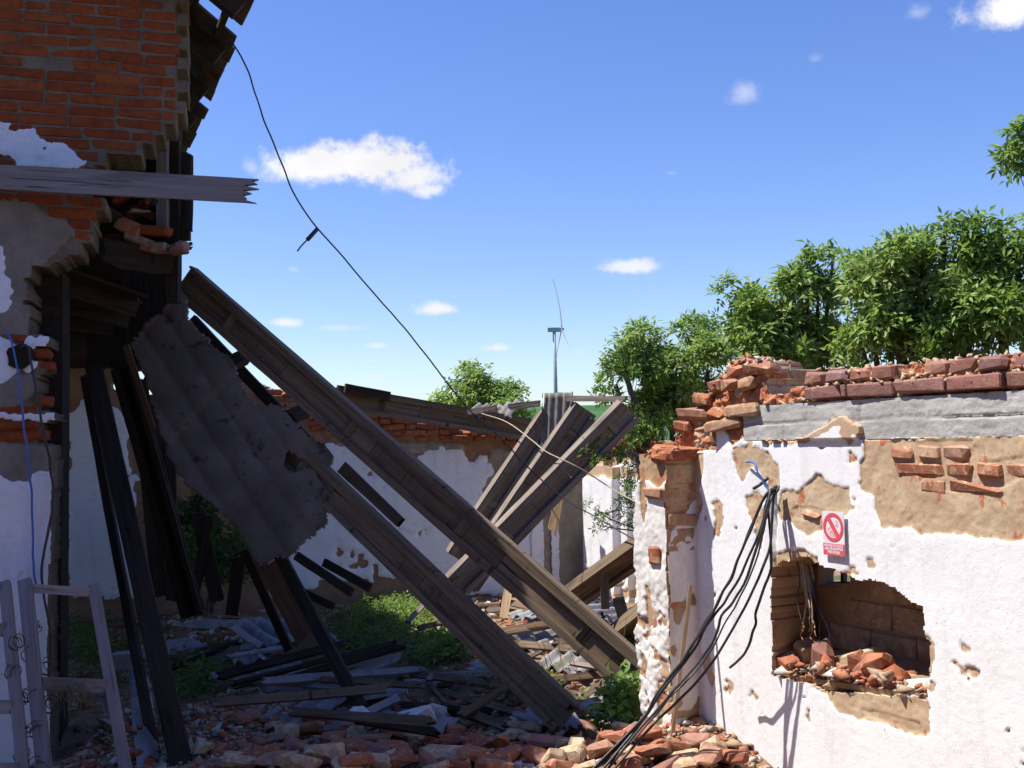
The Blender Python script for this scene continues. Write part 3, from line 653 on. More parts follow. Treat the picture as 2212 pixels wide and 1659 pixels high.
tan = [RW.poly(q) for q in (
    [(1865, 950), (1868, 986), (1857, 1000), (1858, 1036), (1863, 1060), (1888, 1073), (1895, 1106), (1896, 1120), (1905, 1139), (1968, 1143), (1991, 1156), (2041, 1149), (2091, 1156), (2125, 1163), (2212, 1168), (2430, 1190), (2430, 915), (2212, 930)],
    [(1725, 1063), (1765, 1023), (1795, 1043), (1838, 1053), (1838, 1106), (1783, 1126), (1781, 1140), (1748, 1156), (1721, 1143), (1708, 1123), (1688, 1126), (1680, 1106), (1690, 1060), (1700, 1056), (1721, 1065)],
    [(1645, 950), (1652, 962), (1672, 960), (1700, 963), (1735, 958), (1775, 945), (1800, 928), (1815, 916), (1822, 922), (1818, 935), (1832, 962), (1845, 955), (1848, 932), (1868, 950), (1862, 920), (1820, 896), (1780, 925), (1720, 950)],
    [(1580, 968), (1620, 962), (1660, 975), (1684, 1010), (1686, 1050), (1672, 1066), (1655, 1040), (1640, 1016), (1622, 1012), (1604, 1046), (1590, 1010)],
    [(1541, 1085), (1550, 1078), (1562, 1088), (1563, 1130), (1553, 1160), (1540, 1152), (1546, 1125)],
    [(1612, 1075), (1632, 1068), (1640, 1095), (1642, 1130), (1650, 1150), (1646, 1190), (1632, 1180), (1632, 1140), (1618, 1110)],
    [(1523, 1405), (1534, 1412), (1547, 1470), (1540, 1490), (1530, 1470), (1520, 1440)], [(1528, 1580), (1545, 1560), (1555, 1600), (1560, 1660), (1530, 1640)],
    [(1751, 1479), (1788, 1500), (1808, 1536), (1850, 1552), (1908, 1562), (1950, 1580), (1995, 1592), (2009, 1580), (2007, 1508), (1960, 1499), (1790, 1493)],
    [(1665, 1205), (1680, 1195), (1730, 1183), (1745, 1193), (1768, 1203), (1770, 1222), (1730, 1204), (1700, 1212), (1668, 1226)],
    [(1996, 1380), (2008, 1370), (2020, 1395), (2018, 1430), (2010, 1470), (2024, 1480), (2012, 1500), (2004, 1480)],
    [(2072, 1380), (2085, 1390), (2096, 1400), (2092, 1412), (2078, 1408)], [(1500, 985), (1520, 975), (1522, 1010), (1512, 1060), (1520, 1085), (1510, 1130), (1500, 1100)])]
brickzone = [RW.poly(q) for q in ([(1440, 1000), (1440, 975), (1455, 940), (1500, 880), (1570, 770), (1660, 770), (1660, 850), (1760, 800), (2420, 730), (2420, 825), (1800, 866), (1607, 880), (1607, 945), (1585, 960), (1548, 972), (1500, 975)],)]
sliver = RW.poly([(1549, 918), (1560, 920), (1575, 945), (1586, 978), (1548, 980)])
XR = RW.uv(2330, 1000)[0]
def xt(poly): return [(s_+1.3 if s_ > XR else s_, z_) for s_, z_ in poly]
BEAM = xt(BEAM); tan = [xt(q) for q in tan]; brickzone = [xt(q) for q in brickzone]
keepRW0 = pm(xt(RW.poly(KB)), .008, 12, 4); holeF = pm(RW.poly(HOLE), .010, 14, 6); tanF = [pm(q, .011, 26, 7+i) for i, q in enumerate(tan)]; bzF = [pm(q, .006, 10, 9) for q in brickzone]
bumpF = pm(bump, .012, 12, 3); slF = pm(sliver, .008, 12, 3); beamF = pm(BEAM, .001, 3, 1)
bz3 = [RW.poly(q) for q in ([(1925, 950), (1960, 948), (1985, 955), (2005, 950), (2100, 948), (2105, 965), (2110, 1000), (2212, 985), (2300, 985), (2300, 1035), (2212, 1030), (2150, 1060), (2000, 1060), (1985, 1030), (1950, 1005), (1925, 990)],
     [(1710, 1095), (1745, 1095), (1783, 1100), (1783, 1122), (1712, 1122)], [(1860, 1530), (1905, 1538), (1985, 1560), (1996, 1588), (1960, 1575), (1900, 1555), (1862, 1548)])]
def keepRW(S, Z): return keepRW0(S, Z) & ~holeF(S, Z)
def whiteRW(S, Z):
    b = beamF(S, Z); tn = np.any([f(S, Z) for f in tanF], 0); bz = bzF[0](S, Z)
    fl = (fbm(S*5, Z*5, 71, 5, .7) > .715) & (Z > .3)
    return (~tn & ~bz & ~fl & (~b | bumpF(S, Z))) | slF(S, Z)
chase = RW.poly([(1666, 1068), (1679, 1066), (1680, 1140), (1676, 1225), (1668, 1228), (1667, 1140)])
def offRW(S, Z, A):
    b = beamF(S, Z); bp = bumpF(S, Z) | tanF[2](S, Z)
    o = (fbm(S*11, Z*11, 2, 5, .62)-.5)*.013+(fbm(S*45, Z*45, 6, 3, .6)-.5)*.004
    w_ = A['w']*.007+(fbm(S*2.5, Z*2.5, 8, 2)-.5)*.007+(fbm(S*38, Z*38, 12, 4, .65)-.5)*.0022
    pits = np.clip((fbm(S*42, Z*42, 15, 3, .6)-.60)*8, 0, 1)*np.clip((fbm(S*2.2, Z*2.2, 31, 2)-.42)*8, 0, 1)
    o = np.where(A['w'] > .45, np.maximum(w_, A['w']*.006), o)
    o = np.where(b & ~bp, -.07, np.where(b & bp, np.maximum(o, .012)+.012, o))
    bq = np.any([inpoly(q, S, Z) for q in bz3], 0); o = np.where(bq, o-.004, o)
    o = np.where(bzF[0](S, Z) & ~slF(S, Z), o-.016+(fbm(S*18, Z*22, 51, 4, .7)-.5)*.07, o)
    c = inpoly(chase, S, Z); return np.where(c, -.045, o)
M['rwall'] = m_wall('limewashed_wall', (.56, .43, .29), (.48, .34, .22), (.44, .35, .24), (.84, .84, .86), (.45, .17, .09), speck=.9, brk=.60, fine=80, bd=.0035)
rwall = thing('plastered_wall', 'sunlit whitewashed wall with flaking plaster and a big broken hole on the right', 'wall', RW.pt(.6, 0))
s0, _ = RW.uv(1500, 1000); s0b, _ = RW.uv(1441, 1000); s1 = XR+1.2
relief('masonry', RW, s0b, s1, -.2, 2.9, .0085, keepRW, offRW, {'w': whiteRW, 'k': lambda S, Z: bzF[0](S, Z) & ~slF(S, Z) & ~beamF(S, Z) & (fbm(S*13, Z*16, 44, 4, .6) > .42)}, .30, M['rwall'], rwall)
# concrete lintel with board marks
sb0, zb_ = RW.uv(1607, 952); sb1 = s1+.3; zt = RW.uv(1607, 878)[1]
def off_l(S, Z, A):
    f = (Z-zb_)/(zt-zb_); line = np.exp(-((f-.49+(fbm(S*3, Z*0, 1, 2)-.5)*.05)/.018)**2)
    rough = np.clip((S-sb0)/2.0, 0, 1)
    return (fbm(S*8, Z*60, 3, 4, .6)-.5)*.004+(fbm(S*28, Z*28, 5, 4, .65)-.5)*(.003+.005*rough)-line*.010+(fbm(S*70, Z*70, 17, 3, .6)-.5)*.004*rough
relief('concrete_lintel', RW, sb0, sb1, zb_, zt, .009, lambda S, Z: np.ones(S.shape, bool), off_l, {}, .28, M['concrete'], rwall)
# bricks on top of the lintel and around the broken end
ztop = zt+.012
def t_c1(s, z, L): return RW.uv(1702, 850)[0] < s-L/2 and s+L/2 < sb1
lay_bricks(RW, rwall, RW.uv(1702, 850)[0], sb1, ztop, ztop+.07, t_c1, M['purple'], .012, .25, .0765, .006, .12)
lay_bricks(RW, rwall, RW.uv(1751, 815)[0], sb1, ztop+.078, ztop+.14, lambda s, z, L: True, M['purple'], .014, 1.0, .0765, .007, .04)
bz2 = RW.poly([(1440, 1000), (1450, 972), (1458, 940), (1484, 900), (1512, 866), (1548, 828), (1562, 796), (1578, 782), (1640, 781), (1650, 850), (1607, 880), (1604, 950), (1586, 950), (1560, 915), (1546, 922), (1546, 975)])
inn = lambda poly, s, z: bool(inpoly(poly, np.array(s), np.array(z)))
lay_bricks(RW, rwall, s0b, RW.uv(1660, 900)[0], 1.9, 2.9, lambda s, z, L: inn(bz2, s, z), M['oldbrick'], .008, .45, .0765, .020, .0, rough=True)
zz = RW.uv(1725, 1118)[1]
lay_bricks(RW, rwall, RW.uv(1700, 1100)[0], RW.uv(2390, 1000)[0], zz-.0765*9, 2.02, lambda s, z, L: any(inn(q, s, z) for q in bz3), M['softbrick'], .007, .86, .0765, .006, .0, rough=True)
# niche behind the hole
NP = Plane(RW.pt(0, 0, -.36), RW.u)
holeB = pm(NP.poly([(1768, 1228), (1800, 1215), (1838, 1228), (1836, 1262), (1768, 1268)]), .008, 10, 2)
na, nb_ = RW.uv(1630, 1300)[0], RW.uv(2080, 1300)[0]
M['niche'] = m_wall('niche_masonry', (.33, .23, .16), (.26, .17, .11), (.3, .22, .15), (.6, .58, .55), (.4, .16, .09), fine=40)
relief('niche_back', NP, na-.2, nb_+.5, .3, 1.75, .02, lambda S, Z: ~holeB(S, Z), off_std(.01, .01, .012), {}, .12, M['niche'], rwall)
BLK = [chamfer(.29, .12, .135, .008, .004, 2.) for _ in range(4)]
for m_ in BLK: m_.materials.append(M['tanblock'])
Rm = Matrix(((RW.u.x, -RW.n.x, 0, 0), (RW.u.y, -RW.n.y, 0, 0), (0, 0, 1, 0), (0, 0, 0, 1)))
for r_ in range(9):
    for c in range(7):
        s_ = na+.35+c*.302+(r_ % 2)*.15; z_ = .62+r_*.147
        if s_ > nb_+.3 or bool(holeB(np.array([s_]), np.array([z_]))[0]) or bool(holeB(np.array([s_-.1]), np.array([z_+.05]))[0]): continue
        obj('block', BLK[(r_*3+c) % 4], None, rwall, Matrix.Translation(NP.pt(s_, z_, -.05+random.uniform(0, .012))) @ Rm)
def framebar(p, q, W, T, mat, parent, name='frame_bar'): return board(name, p, q, W, T, RW.n, M[mat], parent, nseg=3, rough=.001)
wf = thing('small_window_frame', 'small broken window frame seen through the gap at the back of the wall hole', 'window frame', NP.pt(NP.uv(1803, 1262)[0], NP.uv(1803, 1262)[1], -.2))
NP2 = Plane(RW.pt(0, 0, -.50), RW.u)
def np2(vx, vy): return NP2.pt(*NP2.uv(vx, vy))
framebar(np2(1760, 1262), np2(1840, 1262), .03, .03, 'brownwood', wf); framebar(np2(1823, 1205), np2(1823, 1266), .02, .03, 'brownwood', wf); framebar(np2(1785, 1250), np2(1812, 1212), .02, .02, 'darkwood', wf)
# masonry closing the niche on its sides, floor
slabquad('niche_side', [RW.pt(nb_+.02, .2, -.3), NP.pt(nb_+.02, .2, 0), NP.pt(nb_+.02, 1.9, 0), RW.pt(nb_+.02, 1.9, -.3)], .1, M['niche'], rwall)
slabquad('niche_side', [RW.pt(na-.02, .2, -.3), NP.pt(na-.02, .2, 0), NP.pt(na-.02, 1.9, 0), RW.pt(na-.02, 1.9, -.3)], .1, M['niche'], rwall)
# return wall in shade behind the broken brick end
RT = Plane(RW.pt(RW.uv(1648, 800)[0], 0, -.04), (-RW.n.x, -RW.n.y)); zr = RW.uv(1600, 786)[1]
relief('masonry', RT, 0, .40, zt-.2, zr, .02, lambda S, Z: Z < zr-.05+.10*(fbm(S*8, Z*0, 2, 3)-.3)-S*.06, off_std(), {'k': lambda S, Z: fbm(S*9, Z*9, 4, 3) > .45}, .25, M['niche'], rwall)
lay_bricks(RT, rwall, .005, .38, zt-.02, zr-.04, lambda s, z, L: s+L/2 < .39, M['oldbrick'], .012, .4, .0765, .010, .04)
# ---------------------------------------------------------------- stump pillar
C = RW.pt(RW.uv(1500, 1000)[0], 0)+RW.n*.216
PF = Plane(C, (-RW.n.x, -RW.n.y)); PL = Plane(C, (RW.u.x, RW.u.y))
pillar = thing('wall_pillar', 'broken whitewashed pillar with bare brick top beside the hanging cables', 'pillar', C)
ptop = PF.uv(1460, 985)[1]
ptf = lambda f: f
edge = lambda S, Z, k: .016*(fbm(Z*5, Z*0+k, 4, 4, .6)-.5)*3
tanP = [pm(PF.poly(q), .012, 12, 3) for q in ([(1425, 960), (1510, 960), (1506, 1075), (1490, 1090), (1470, 1120), (1450, 1145), (1440, 1160), (1430, 1100)], [(1452, 1310), (1475, 1298), (1482, 1320), (1465, 1350), (1455, 1345)], [(1448, 1395), (1460, 1390), (1460, 1420), (1448, 1415)], [(1478, 1560), (1510, 1500), (1510, 1610), (1470, 1610)])]
M['pill'] = m_wall('pillar_plaster', (.46, .32, .20), (.36, .23, .14), (.5, .42, .33), (.74, .71, .68), (.42, .18, .10), speck=.6, brk=.54)
relief('pillar_face', PF, -.004, .225, -.2, ptop+.03, .009, lambda S, Z: (S > edge(S, Z, 1)*.9-.0) & (Z < ptop+.03*(fbm(S*12, Z*0, 2, 3)-.3)), lambda S, Z, A: (fbm(S*16, Z*16, 2, 4, .6)-.5)*.02+A['w']*.012, {'w': lambda S, Z: ~np.any([f(S, Z) for f in tanP], 0)}, .2, M['pill'], pillar)
lay_bricks(PF, pillar, .005, .20, 1.50, 1.95, lambda s, z, L: s+L/2 < .218, M['oldbrick'], .016, .6, .0765, .008, .25)
plT = [pm(PL.poly(q), .016, 14, 3) for q in ([(1370, 960), (1440, 960), (1440, 1040), (1425, 1050), (1400, 1040), (1400, 1030), (1370, 1040)], [(1382, 1040), (1398, 1030), (1399, 1100), (1392, 1130), (1384, 1100)], [(1405, 1185), (1428, 1188), (1430, 1218), (1408, 1212)], [(1395, 1260), (1402, 1262), (1412, 1330), (1400, 1330)], [(1385, 1400), (1400, 1430), (1398, 1470), (1385, 1450)], [(1425, 1500), (1438, 1520), (1436, 1600), (1420, 1600)])]
def keepPL(S, Z): return (S > -.300+.05*(fbm(Z*4, Z*0+3, 4, 4, .6)-.5)*3+.05*np.clip((Z-1.55)*4, 0, 1)) & (S < .004+edge(S, Z, 5)*.6) & (Z < ptop+.04*(fbm(S*12, Z*0, 7, 3)-.3))
def offPL(S, Z, A):
    lump = (fbm(S*9, Z*7, 12, 4, .62)-.5)*.055*np.clip((1.75-Z)/1.2, .15, 1)
    return lump+(fbm(S*34, Z*34, 2, 4, .6)-.5)*.008+A['w']*.012
relief('pillar_flank', PL, -.36, .012, -.2, ptop+.03, .009, keepPL, offPL, {'w': lambda S, Z: ~np.any([f(S, Z) for f in plT], 0) & ~((fbm(S*13, Z*13, 40, 4, .6) > .60) & (Z < 1.0))}, .19, M['pill'], pillar)
for (vx, vy) in ((1418, 1193), (1419, 1207)):
    s_, z_ = PL.uv(vx, vy); obj('brick', chamfer(.10, .12, .06, .008, .004), M['brick'], pillar, Matrix.Translation(PL.pt(s_, z_, -.03)) @ Matrix(((PL.u.x, -PL.n.x, 0, 0), (PL.u.y, -PL.n.y, 0, 0), (0, 0, 1, 0), (0, 0, 0, 1))))
for k in range(9):
    q = C-PF.n*random.uniform(.02, .16)+PF.u*random.uniform(.02, .2)+up*(ptop+random.uniform(-.01, .03))
    obj('brick', chamfer(random.uniform(.08, .2), .12, .06, .012, .008, 3), M['brick'], pillar, Matrix.Translation(q) @ Matrix.Rotation(random.uniform(0, 3), 4, 'Z') @ Matrix.Rotation(random.uniform(-.2, .2), 4, 'X'))
# ================================================================ far walls
FO = P(1260, 1280, 14.6); FW = Plane(FO, (.966, .259))
fa, _ = FW.uv(60, 1000)
ft = [(60, 640), (240, 640), (242, 840), (300, 860), (520, 800), (545, 820), (600, 850), (700, 880), (775, 868), (800, 880), (850, 886), (900, 898), (945, 905), (985, 925), (1010, 940), (1040, 915), (1100, 930), (1150, 915), (1155, 940), (1180, 965), (1262, 985), (1262, 1400), (60, 1400)]
keepF = pm(FW.poly(ft), .02, 5, 2)
wF = [(lambda f: lambda S, Z: f(S, Z) & ~(fbm(S*2.6, Z*2.6, 81, 5, .68) > .70))(pm(FW.poly(q), .08, 7, 5)) for q in ([(145, 900), (182, 860), (232, 880), (280, 900), (300, 1300), (150, 1280)], [(610, 1240), (590, 1130), (640, 1010), (700, 965), (800, 960), (850, 962), (900, 985), (930, 970), (985, 962), (1010, 985), (1060, 990), (1065, 1010), (1040, 1060), (1060, 1120), (1150, 1130), (1150, 1290), (1000, 1290), (860, 1245), (770, 1250), (700, 1250), (640, 1290), (560, 1300)])]  # white left off behind the slab to put in its gloom
rF = [pm(FW.poly(q), .03, 4, 6) for q in ([(1060, 970), (1262, 985), (1262, 1330), (1150, 1330), (1150, 1130), (1060, 1120), (1040, 1060)], [(720, 955), (1000, 958), (1010, 990), (720, 962)])]
M['far'] = m_wall('far_wall_plaster', (.33, .20, .13), (.26, .15, .09), (.36, .31, .25), (.80, .80, .84), (.42, .14, .07), speck=.8, fine=34)
fwall = thing('back_yard_wall', 'long shaded white wall with ragged brick top at the back of the yard', 'wall', FW.pt(-2.5, 0))
relief('masonry', FW, fa, .01, -.3, 4.2, .028, keepF, off_std(.03, .02, .02), {'w': anyf(wF), 'r': anyf(rF)}, .35, M['far'], fwall)
fbz = FW.poly([(540, 820), (700, 890), (775, 872), (800, 884), (850, 892), (900, 902), (945, 910), (985, 930), (1010, 945), (1040, 920), (1100, 935), (1145, 925), (1150, 958), (1000, 955), (850, 950), (780, 945), (700, 940), (560, 870)])
lay_bricks(FW, fwall, FW.uv(540, 900)[0], FW.uv(1155, 930)[0], 1.9, 3.2, lambda s, z, L: inn(fbz, s, z) and inn(fbz, s-L*.4, z), M['brick'], .03, .4, .0765, .014, .06)
for k in range(70):
    s_ = random.uniform(FW.uv(600, 900)[0], FW.uv(1150, 930)[0]); vx = 1106
    col = [(a, b) for a, b in FW.poly(ft)[4:18]]
    z_ = float(np.interp(s_, [a for a, b in col], [b for a, b in col]))
    obj('brick', random.choice(BRK[:3]) if random.random() < .3 else chamfer(random.uniform(.08, .18), .13, random.uniform(.05, .08), .015, .008, 2), M['brick'], fwall, Matrix.Translation(FW.pt(s_, z_+random.uniform(-.03, .03), -random.uniform(.03, .25))) @ Matrix.Rotation(random.uniform(0, 3), 4, 'Z') @ Matrix.Rotation(random.uniform(-.4, .4), 4, 'X')) if random.random() > 0 else None
for m_ in BRK: 
    if not m_.materials: m_.materials.append(M['brick'])
# shallow shaded piers standing on the far wall
for (vx, w_) in ((1158, .16), (1196, .10)):
    s_, _ = FW.uv(vx, 1100); relief('wall_rib', Plane(FW.pt(0, 0, .04), FW.u), s_-w_/2, s_+w_/2, -.1, 1.75, .03, lambda S, Z: np.ones(S.shape, bool), off_std(.01, .01, .01), {'w': lambda S, Z: np.ones(S.shape, bool)}, .1, M['far'], fwall, sidew=True)
# sunlit side wall with pilasters
SO = FW.pt(.02, 0); SW = Plane(SO, (RW.u.x, RW.u.y))
se = SW.uv(1475, 1200)[0]
swall = thing('niched_side_wall', 'bright white side wall with upright recesses behind the pillar', 'wall', SW.pt(1., 0))
stop = lambda vx: SW.uv(vx, 1000)
tS = [pm(SW.poly(q), .03, 6, 3) for q in ([(1255, 980), (1500, 940), (1500, 985), (1380, 990), (1330, 1010), (1300, 1003), (1262, 1010)], [(1264, 1010), (1300, 1010), (1310, 1040), (1285, 1030), (1268, 1060)], [(1255, 1290), (1500, 1350), (1500, 1500), (1255, 1500)])]
relief('masonry', SW, 0, se, -.3, 1.95, .02, lambda S, Z: (Z < 1.78+.1*(fbm(S*6, Z*0, 3, 3)-.5)), off_std(.02, .015, .02), {'w': lambda S, Z: ~np.any([f(S, Z) for f in tS], 0)}, .3, M['rwall'], swall)
PO = Plane(SW.pt(0, 0, .13), SW.u)
for (va, vb_) in ((1263, 1326), (1344, 1357), (1371, 1381), (1398, 1425)):
    a, b = PO.uv(va, 1150)[0], PO.uv(vb_, 1150)[0]
    relief('pilaster', PO, a, b, -.3, 1.74, .02, lambda S, Z: Z < 1.66+.10*(fbm(S*7, Z*0, 5, 3)-.3), off_std(.02, .01, .015), {'w': lambda S, Z: (Z < 1.55+.12*(fbm(S*9, Z*5, 6, 3)-.5)) & ((Z > .35) | (fbm(S*9, Z*9, 3, 3) > .5)), 'r': lambda S, Z: np.zeros(S.shape, bool)}, .15, M['rwall'], swall, sidew=True)
for k in range(60):
    s_ = random.uniform(0.1, se-.2); q = SW.pt(s_, 1.80+random.uniform(-.03, .13)+.10*math.sin(s_*1.2), -random.uniform(-.03, .25))
    obj('brick', chamfer(random.uniform(.1, .28), .14, random.uniform(.05, .09), .015, .01, 2), M['brick' if random.random() < .6 else 'tanblock'], swall, Matrix.Translation(q) @ Matrix.Rotation(random.uniform(0, 3), 4, 'Z') @ Matrix.Rotation(random.uniform(-.3, .3), 4, 'X'))
# ================================================================ big timbers
tag_ib = []
def ib(name, label, a, b, h, **kw): return ibeam(name, label, 'roof truss beam', a, b, h, **kw)
GT = 'fallen timber I-girders of the collapsed roof'
face0 = Vector((-.10, -1, -.10))
ib('roof_girder', 'longest fallen girder, upper of the two crossing the yard down to the pillar', P(396, 606, 8.9), P(1396, 1484, 7.35), .25, face=face0, group=GT, fw=.055, ft=.035, stiff=1.25)
ib('roof_girder', 'fallen girder below and parallel to the longest, its foot on the brick rubble', P(545, 900, 8.6), P(1226, 1556, 7.2), .215, face=face0, group=GT, fw=.05, ft=.03, stiff=1.35)
plank('splintered_plank', 'dark splintered plank end pointing down between the two parallel girders', 'plank', P(740, 1010, 8.7), P(888, 1150, 8.3), .10, .05, mat='beam', spl=(0, .22), taper=.75)
plank('dark_rafter', 'thin dark rafter seen through the gap beside the highest girder', 'rafter', P(415, 690, 9.3), P(700, 990, 9.0), .09, .07, mat='darkwood')
for k, (vx, vy) in enumerate(((508, 778), (640, 893))):
    plank('spacer_block', ['short timber block wedged between slab and girder, beside the sky gap', 'short timber block under the girder above the ragged slab edge'][k], 'timber block', P(vx-22, vy+14, 8.6), P(vx+26, vy-10, 8.9), .10, .12, mat='darkwood', spl=(.03, .02))
D_ = 'leaning girders propped at the back'
fD = Vector((.22, -1, -.25))
ib('leaning_girder', 'leftmost of three leaning girders, passing behind the upright corrugated sheet', P(985, 1205, 10.9), P(1190, 897, 10.9), .20, face=fD, mat='beamgrey', group=D_, fw=.05, stiff=1.3)
ib('leaning_girder', 'middle of three leaning girders, holding the upright corrugated sheet', P(1005, 1268, 10.3), P(1267, 884, 10.05), .235, face=fD, mat='beamgrey', group=D_, fw=.055, stiff=1.3)
ib('leaning_girder', 'rightmost of three leaning girders, highest end against the green field', P(985, 1268, 9.8), P(1361, 886, 9.7), .235, face=fD, mat='beamgrey', group=D_, fw=.055, stiff=1.3)
plank('batten', 'weathered batten nailed across the tops of the leaning girders', 'batten', P(1225, 861, 10.05), P(1356, 862, 9.7), .05, .06, mat='beamgrey', spl=(.02, .05))
plank('batten', 'short batten left of the upright corrugated sheet, running to the bush', 'batten', P(1098, 880, 10.8), P(1168, 871, 10.7), .06, .05, mat='beamgrey', spl=(.03, .02))
plank('batten', 'small batten under the green bush beyond the back wall', 'batten', P(1012, 890, 13.6), P(1072, 882, 13.4), .07, .05, mat='beamgrey')
ib('short_girder', 'short girder leaning against the pillar from behind, with an upright stub', P(1228, 1300, 9.6), P(1400, 1178, 8.7), .21, face=fD, mat='beam', fw=.05, stiff=3.)
plank('prop_stub', 'upright stub board standing under the short girder by the pillar', 'board', P(1307, 1315, 9.1), P(1304, 1218, 9.05), .07, .03, mat='beam')
ib('low_girder', 'low girder lying behind the pillar above the broken sheets', P(1300, 1405, 9.5), P(1420, 1312, 8.7), .20, face=fD, mat='beam', fw=.05, stiff=3.)
plank('bent_plate', 'bent dark plate standing up behind the low girder', 'plate', P(1352, 1352, 9.3), P(1335, 1290, 9.3), .10, .012, mat='beam')
ib('top_girder', 'long girder lying along the top of the back wall', P(722, 858, 13.3), P(1152, 932, 14.0), .27, face=TOCAM, mat='beam', fw=.06, stiff=1.2)
plank('loose_block', 'thick short timber resting on the high end of the wall top girder', 'timber block', P(745, 838, 13.2), P(841, 856, 13.4), .11, .10, mat='darkwood')
# leaning timbers in the dark
plank('leaning_post', 'broad dark timber leaning in the foreground from ceiling to rubble', 'timber', P(402, 1700, 6.7), P(205, 800, 8.6), .13, .11, face=Vector((.3, -1, 0)), mat='darkwood')
plank('leaning_post', 'thin black edge timber right behind the broad leaning one', 'timber', P(345, 1690, 6.9), P(183, 815, 8.8), .06, .05, mat='darkwood')
ib('leaning_rafter', 'dark plank girder leaning inside the house beside the slab', P(420, 1330, 10.2), P(268, 790, 9.6), .18, face=TOCAM, mat='darkwood', fw=.05, stiff=2.)
plank('leaning_board', 'narrow board propped inside the house against the slab', 'board', P(330, 925, 9.4), P(272, 745, 9.3), .05, .02, mat='brownwood')
plank('leaning_board', 'dull brown board standing under the lower corner of the slab', 'board', P(672, 1385, 8.9), P(570, 1195, 9.0), .22, .03, face=Vector((.1, -1, 0)), mat='brownwood')
plank('leaning_board', 'split dark rafter leaning left of the brown board', 'board', P(625, 1405, 9.1), P(528, 1188, 9.1), .07, .05, mat='darkwood')
plank('leaning_board', 'long thin dark rafter running down into the sheet heap', 'board', P(780, 1532, 7.7), P(605, 1200, 8.7), .09, .06, mat='darkwood')
plank('leaning_board', 'dim brown board continuing the standing one into the sheets', 'board', P(700, 1450, 8.6), P(655, 1385, 8.85), .20, .025, mat='brownwood')
for k, (x1, y1, Y1, x2, y2, Y2, W) in enumerate(((640, 1200, 11.5, 760, 1280, 11., .09), (700, 1215, 12., 800, 1270, 11.6, .09), (590, 1250, 12, 720, 1310, 11.4, .08))):
    plank('leaning_board', ['dark board against the far white wall, upper of the sloping three', 'dark board against the far white wall, right end near the weeds', 'dark board against the far white wall, lowest of the sloping three'][k], 'board', P(x2, y2, Y2), P(x1, y1, Y1), W, .04, mat='darkwood')
# plank sticking out of the house
o = plank('protruding_plank', 'grey weathered plank sticking out over the yard with a splintered end', 'plank', LW.pt(LW.uv(-160, 382)[0], LW.uv(-160, 382)[1], .10), P(562, 414, 6.95), .155, .06, face=Vector((.2, -1, -.1)), mat='plankgrey', spl=(0, .13), nseg=20, nc=10)
# --------------------------------------------------------------- hanging roof slab
SL = [(318, 700), (352, 668), (372, 640), (392, 632), (405, 645), (402, 660), (408, 690), (430, 712), (462, 745), (490, 772), (508, 790), (524, 830), (545, 866), (572, 876), (604, 878), (618, 892), (640, 915), (700, 962), (716, 985), (712, 1004), (694, 1006), (640, 985), (620, 974), (610, 1004), (636, 1020), (650, 1012), (682, 1012), (690, 1036), (712, 1058), (738, 1082), (728, 1104), (706, 1110), (702, 1132), (662, 1166), (634, 1196), (562, 1218), (535, 1180), (505, 1130), (450, 1085), (395, 1040), (360, 975), (335, 900), (318, 820), (296, 770), (285, 742)]
a0, a1, a2 = P(300, 720, 8.5), P(392, 632, 8.7), P(740, 1090, 8.15); a3 = P(560, 1210, 8.0)
ex = (a2-a1).normalized(); en = ex.cross((a3-a2).normalized()).normalized(); en = en if en.y < 0 else -en; ey = en.cross(ex)
def suv(vx, vy):
    d = ray(vx, vy); c = Vector((0, 0, CAMZ)); t_ = (a1-c).dot(en)/d.dot(en); p = c+d*t_; return ((p-a1).dot(ex), (p-a1).dot(ey))
sp2 = [suv(*q) for q in SL]; xs = [q[0] for q in sp2]; ys = [q[1] for q in sp2]
cell = .016; nx = int((max(xs)-min(xs))/cell)+2; ny = int((max(ys)-min(ys))/cell)+2
X, Y = np.meshgrid(min(xs)-cell+np.arange(nx+1)*cell, min(ys)-cell+np.arange(ny+1)*cell, indexing='ij')
Xc, Yc = (X[:-1, :-1]+X[1:, 1:])/2, (Y[:-1, :-1]+Y[1:, 1:])/2
KP = inpoly(sp2, Xc+(fbm(Xc*12, Yc*12, 1, 4, .7)-.5)*.07, Yc+(fbm(Xc*12, Yc*12, 5, 4, .7)-.5)*.07)
wv = (Y-min(ys))/.46+.15*X
wv = (Y-min(ys))/.21+.25*X
H = .024*(.4+fbm(X*1.1, Y*1.1, 21, 2))*np.abs(np.sin(math.pi*wv))**.7+.05*(fbm(X*1.5, Y*1.5, 3, 3)-.5)+.010*(fbm(X*14, Y*14, 8, 4)-.5)
stp = np.floor(X/.85+.3*Y); H = H+.03*(X/.85+.3*Y-stp)
A3 = np.array(a1)+X[..., None]*np.array(ex)+Y[..., None]*np.array(ey)+(H-.02)[..., None]*np.array(en); B3 = A3-np.array(en)*.035
N = A3.shape[0]*A3.shape[1]; idx = np.arange(N).reshape(A3.shape[:2]); a, b, c, d = idx[:-1, :-1], idx[1:, :-1], idx[1:, 1:], idx[:-1, 1:]
Fs = [np.stack([a[KP], b[KP], c[KP], d[KP]], 1), np.stack([a[KP]+N, d[KP]+N, c[KP]+N, b[KP]+N], 1)]; K2 = np.pad(KP, 1)
for (dx, dy, e0, e1) in ((-1, 0, d, a), (1, 0, b, c), (0, -1, a, b), (0, 1, c, d)):
    q = KP & ~K2[1+dx:1+dx+nx, 1+dy:1+dy+ny]; Fs.append(np.stack([e0[q], e0[q]+N, e1[q]+N, e1[q]], 1))
V = np.concatenate([A3.reshape(-1, 3), B3.reshape(-1, 3)]); F = np.concatenate(Fs); used = np.unique(F); re = np.full(len(V), -1); re[used] = np.arange(len(used))
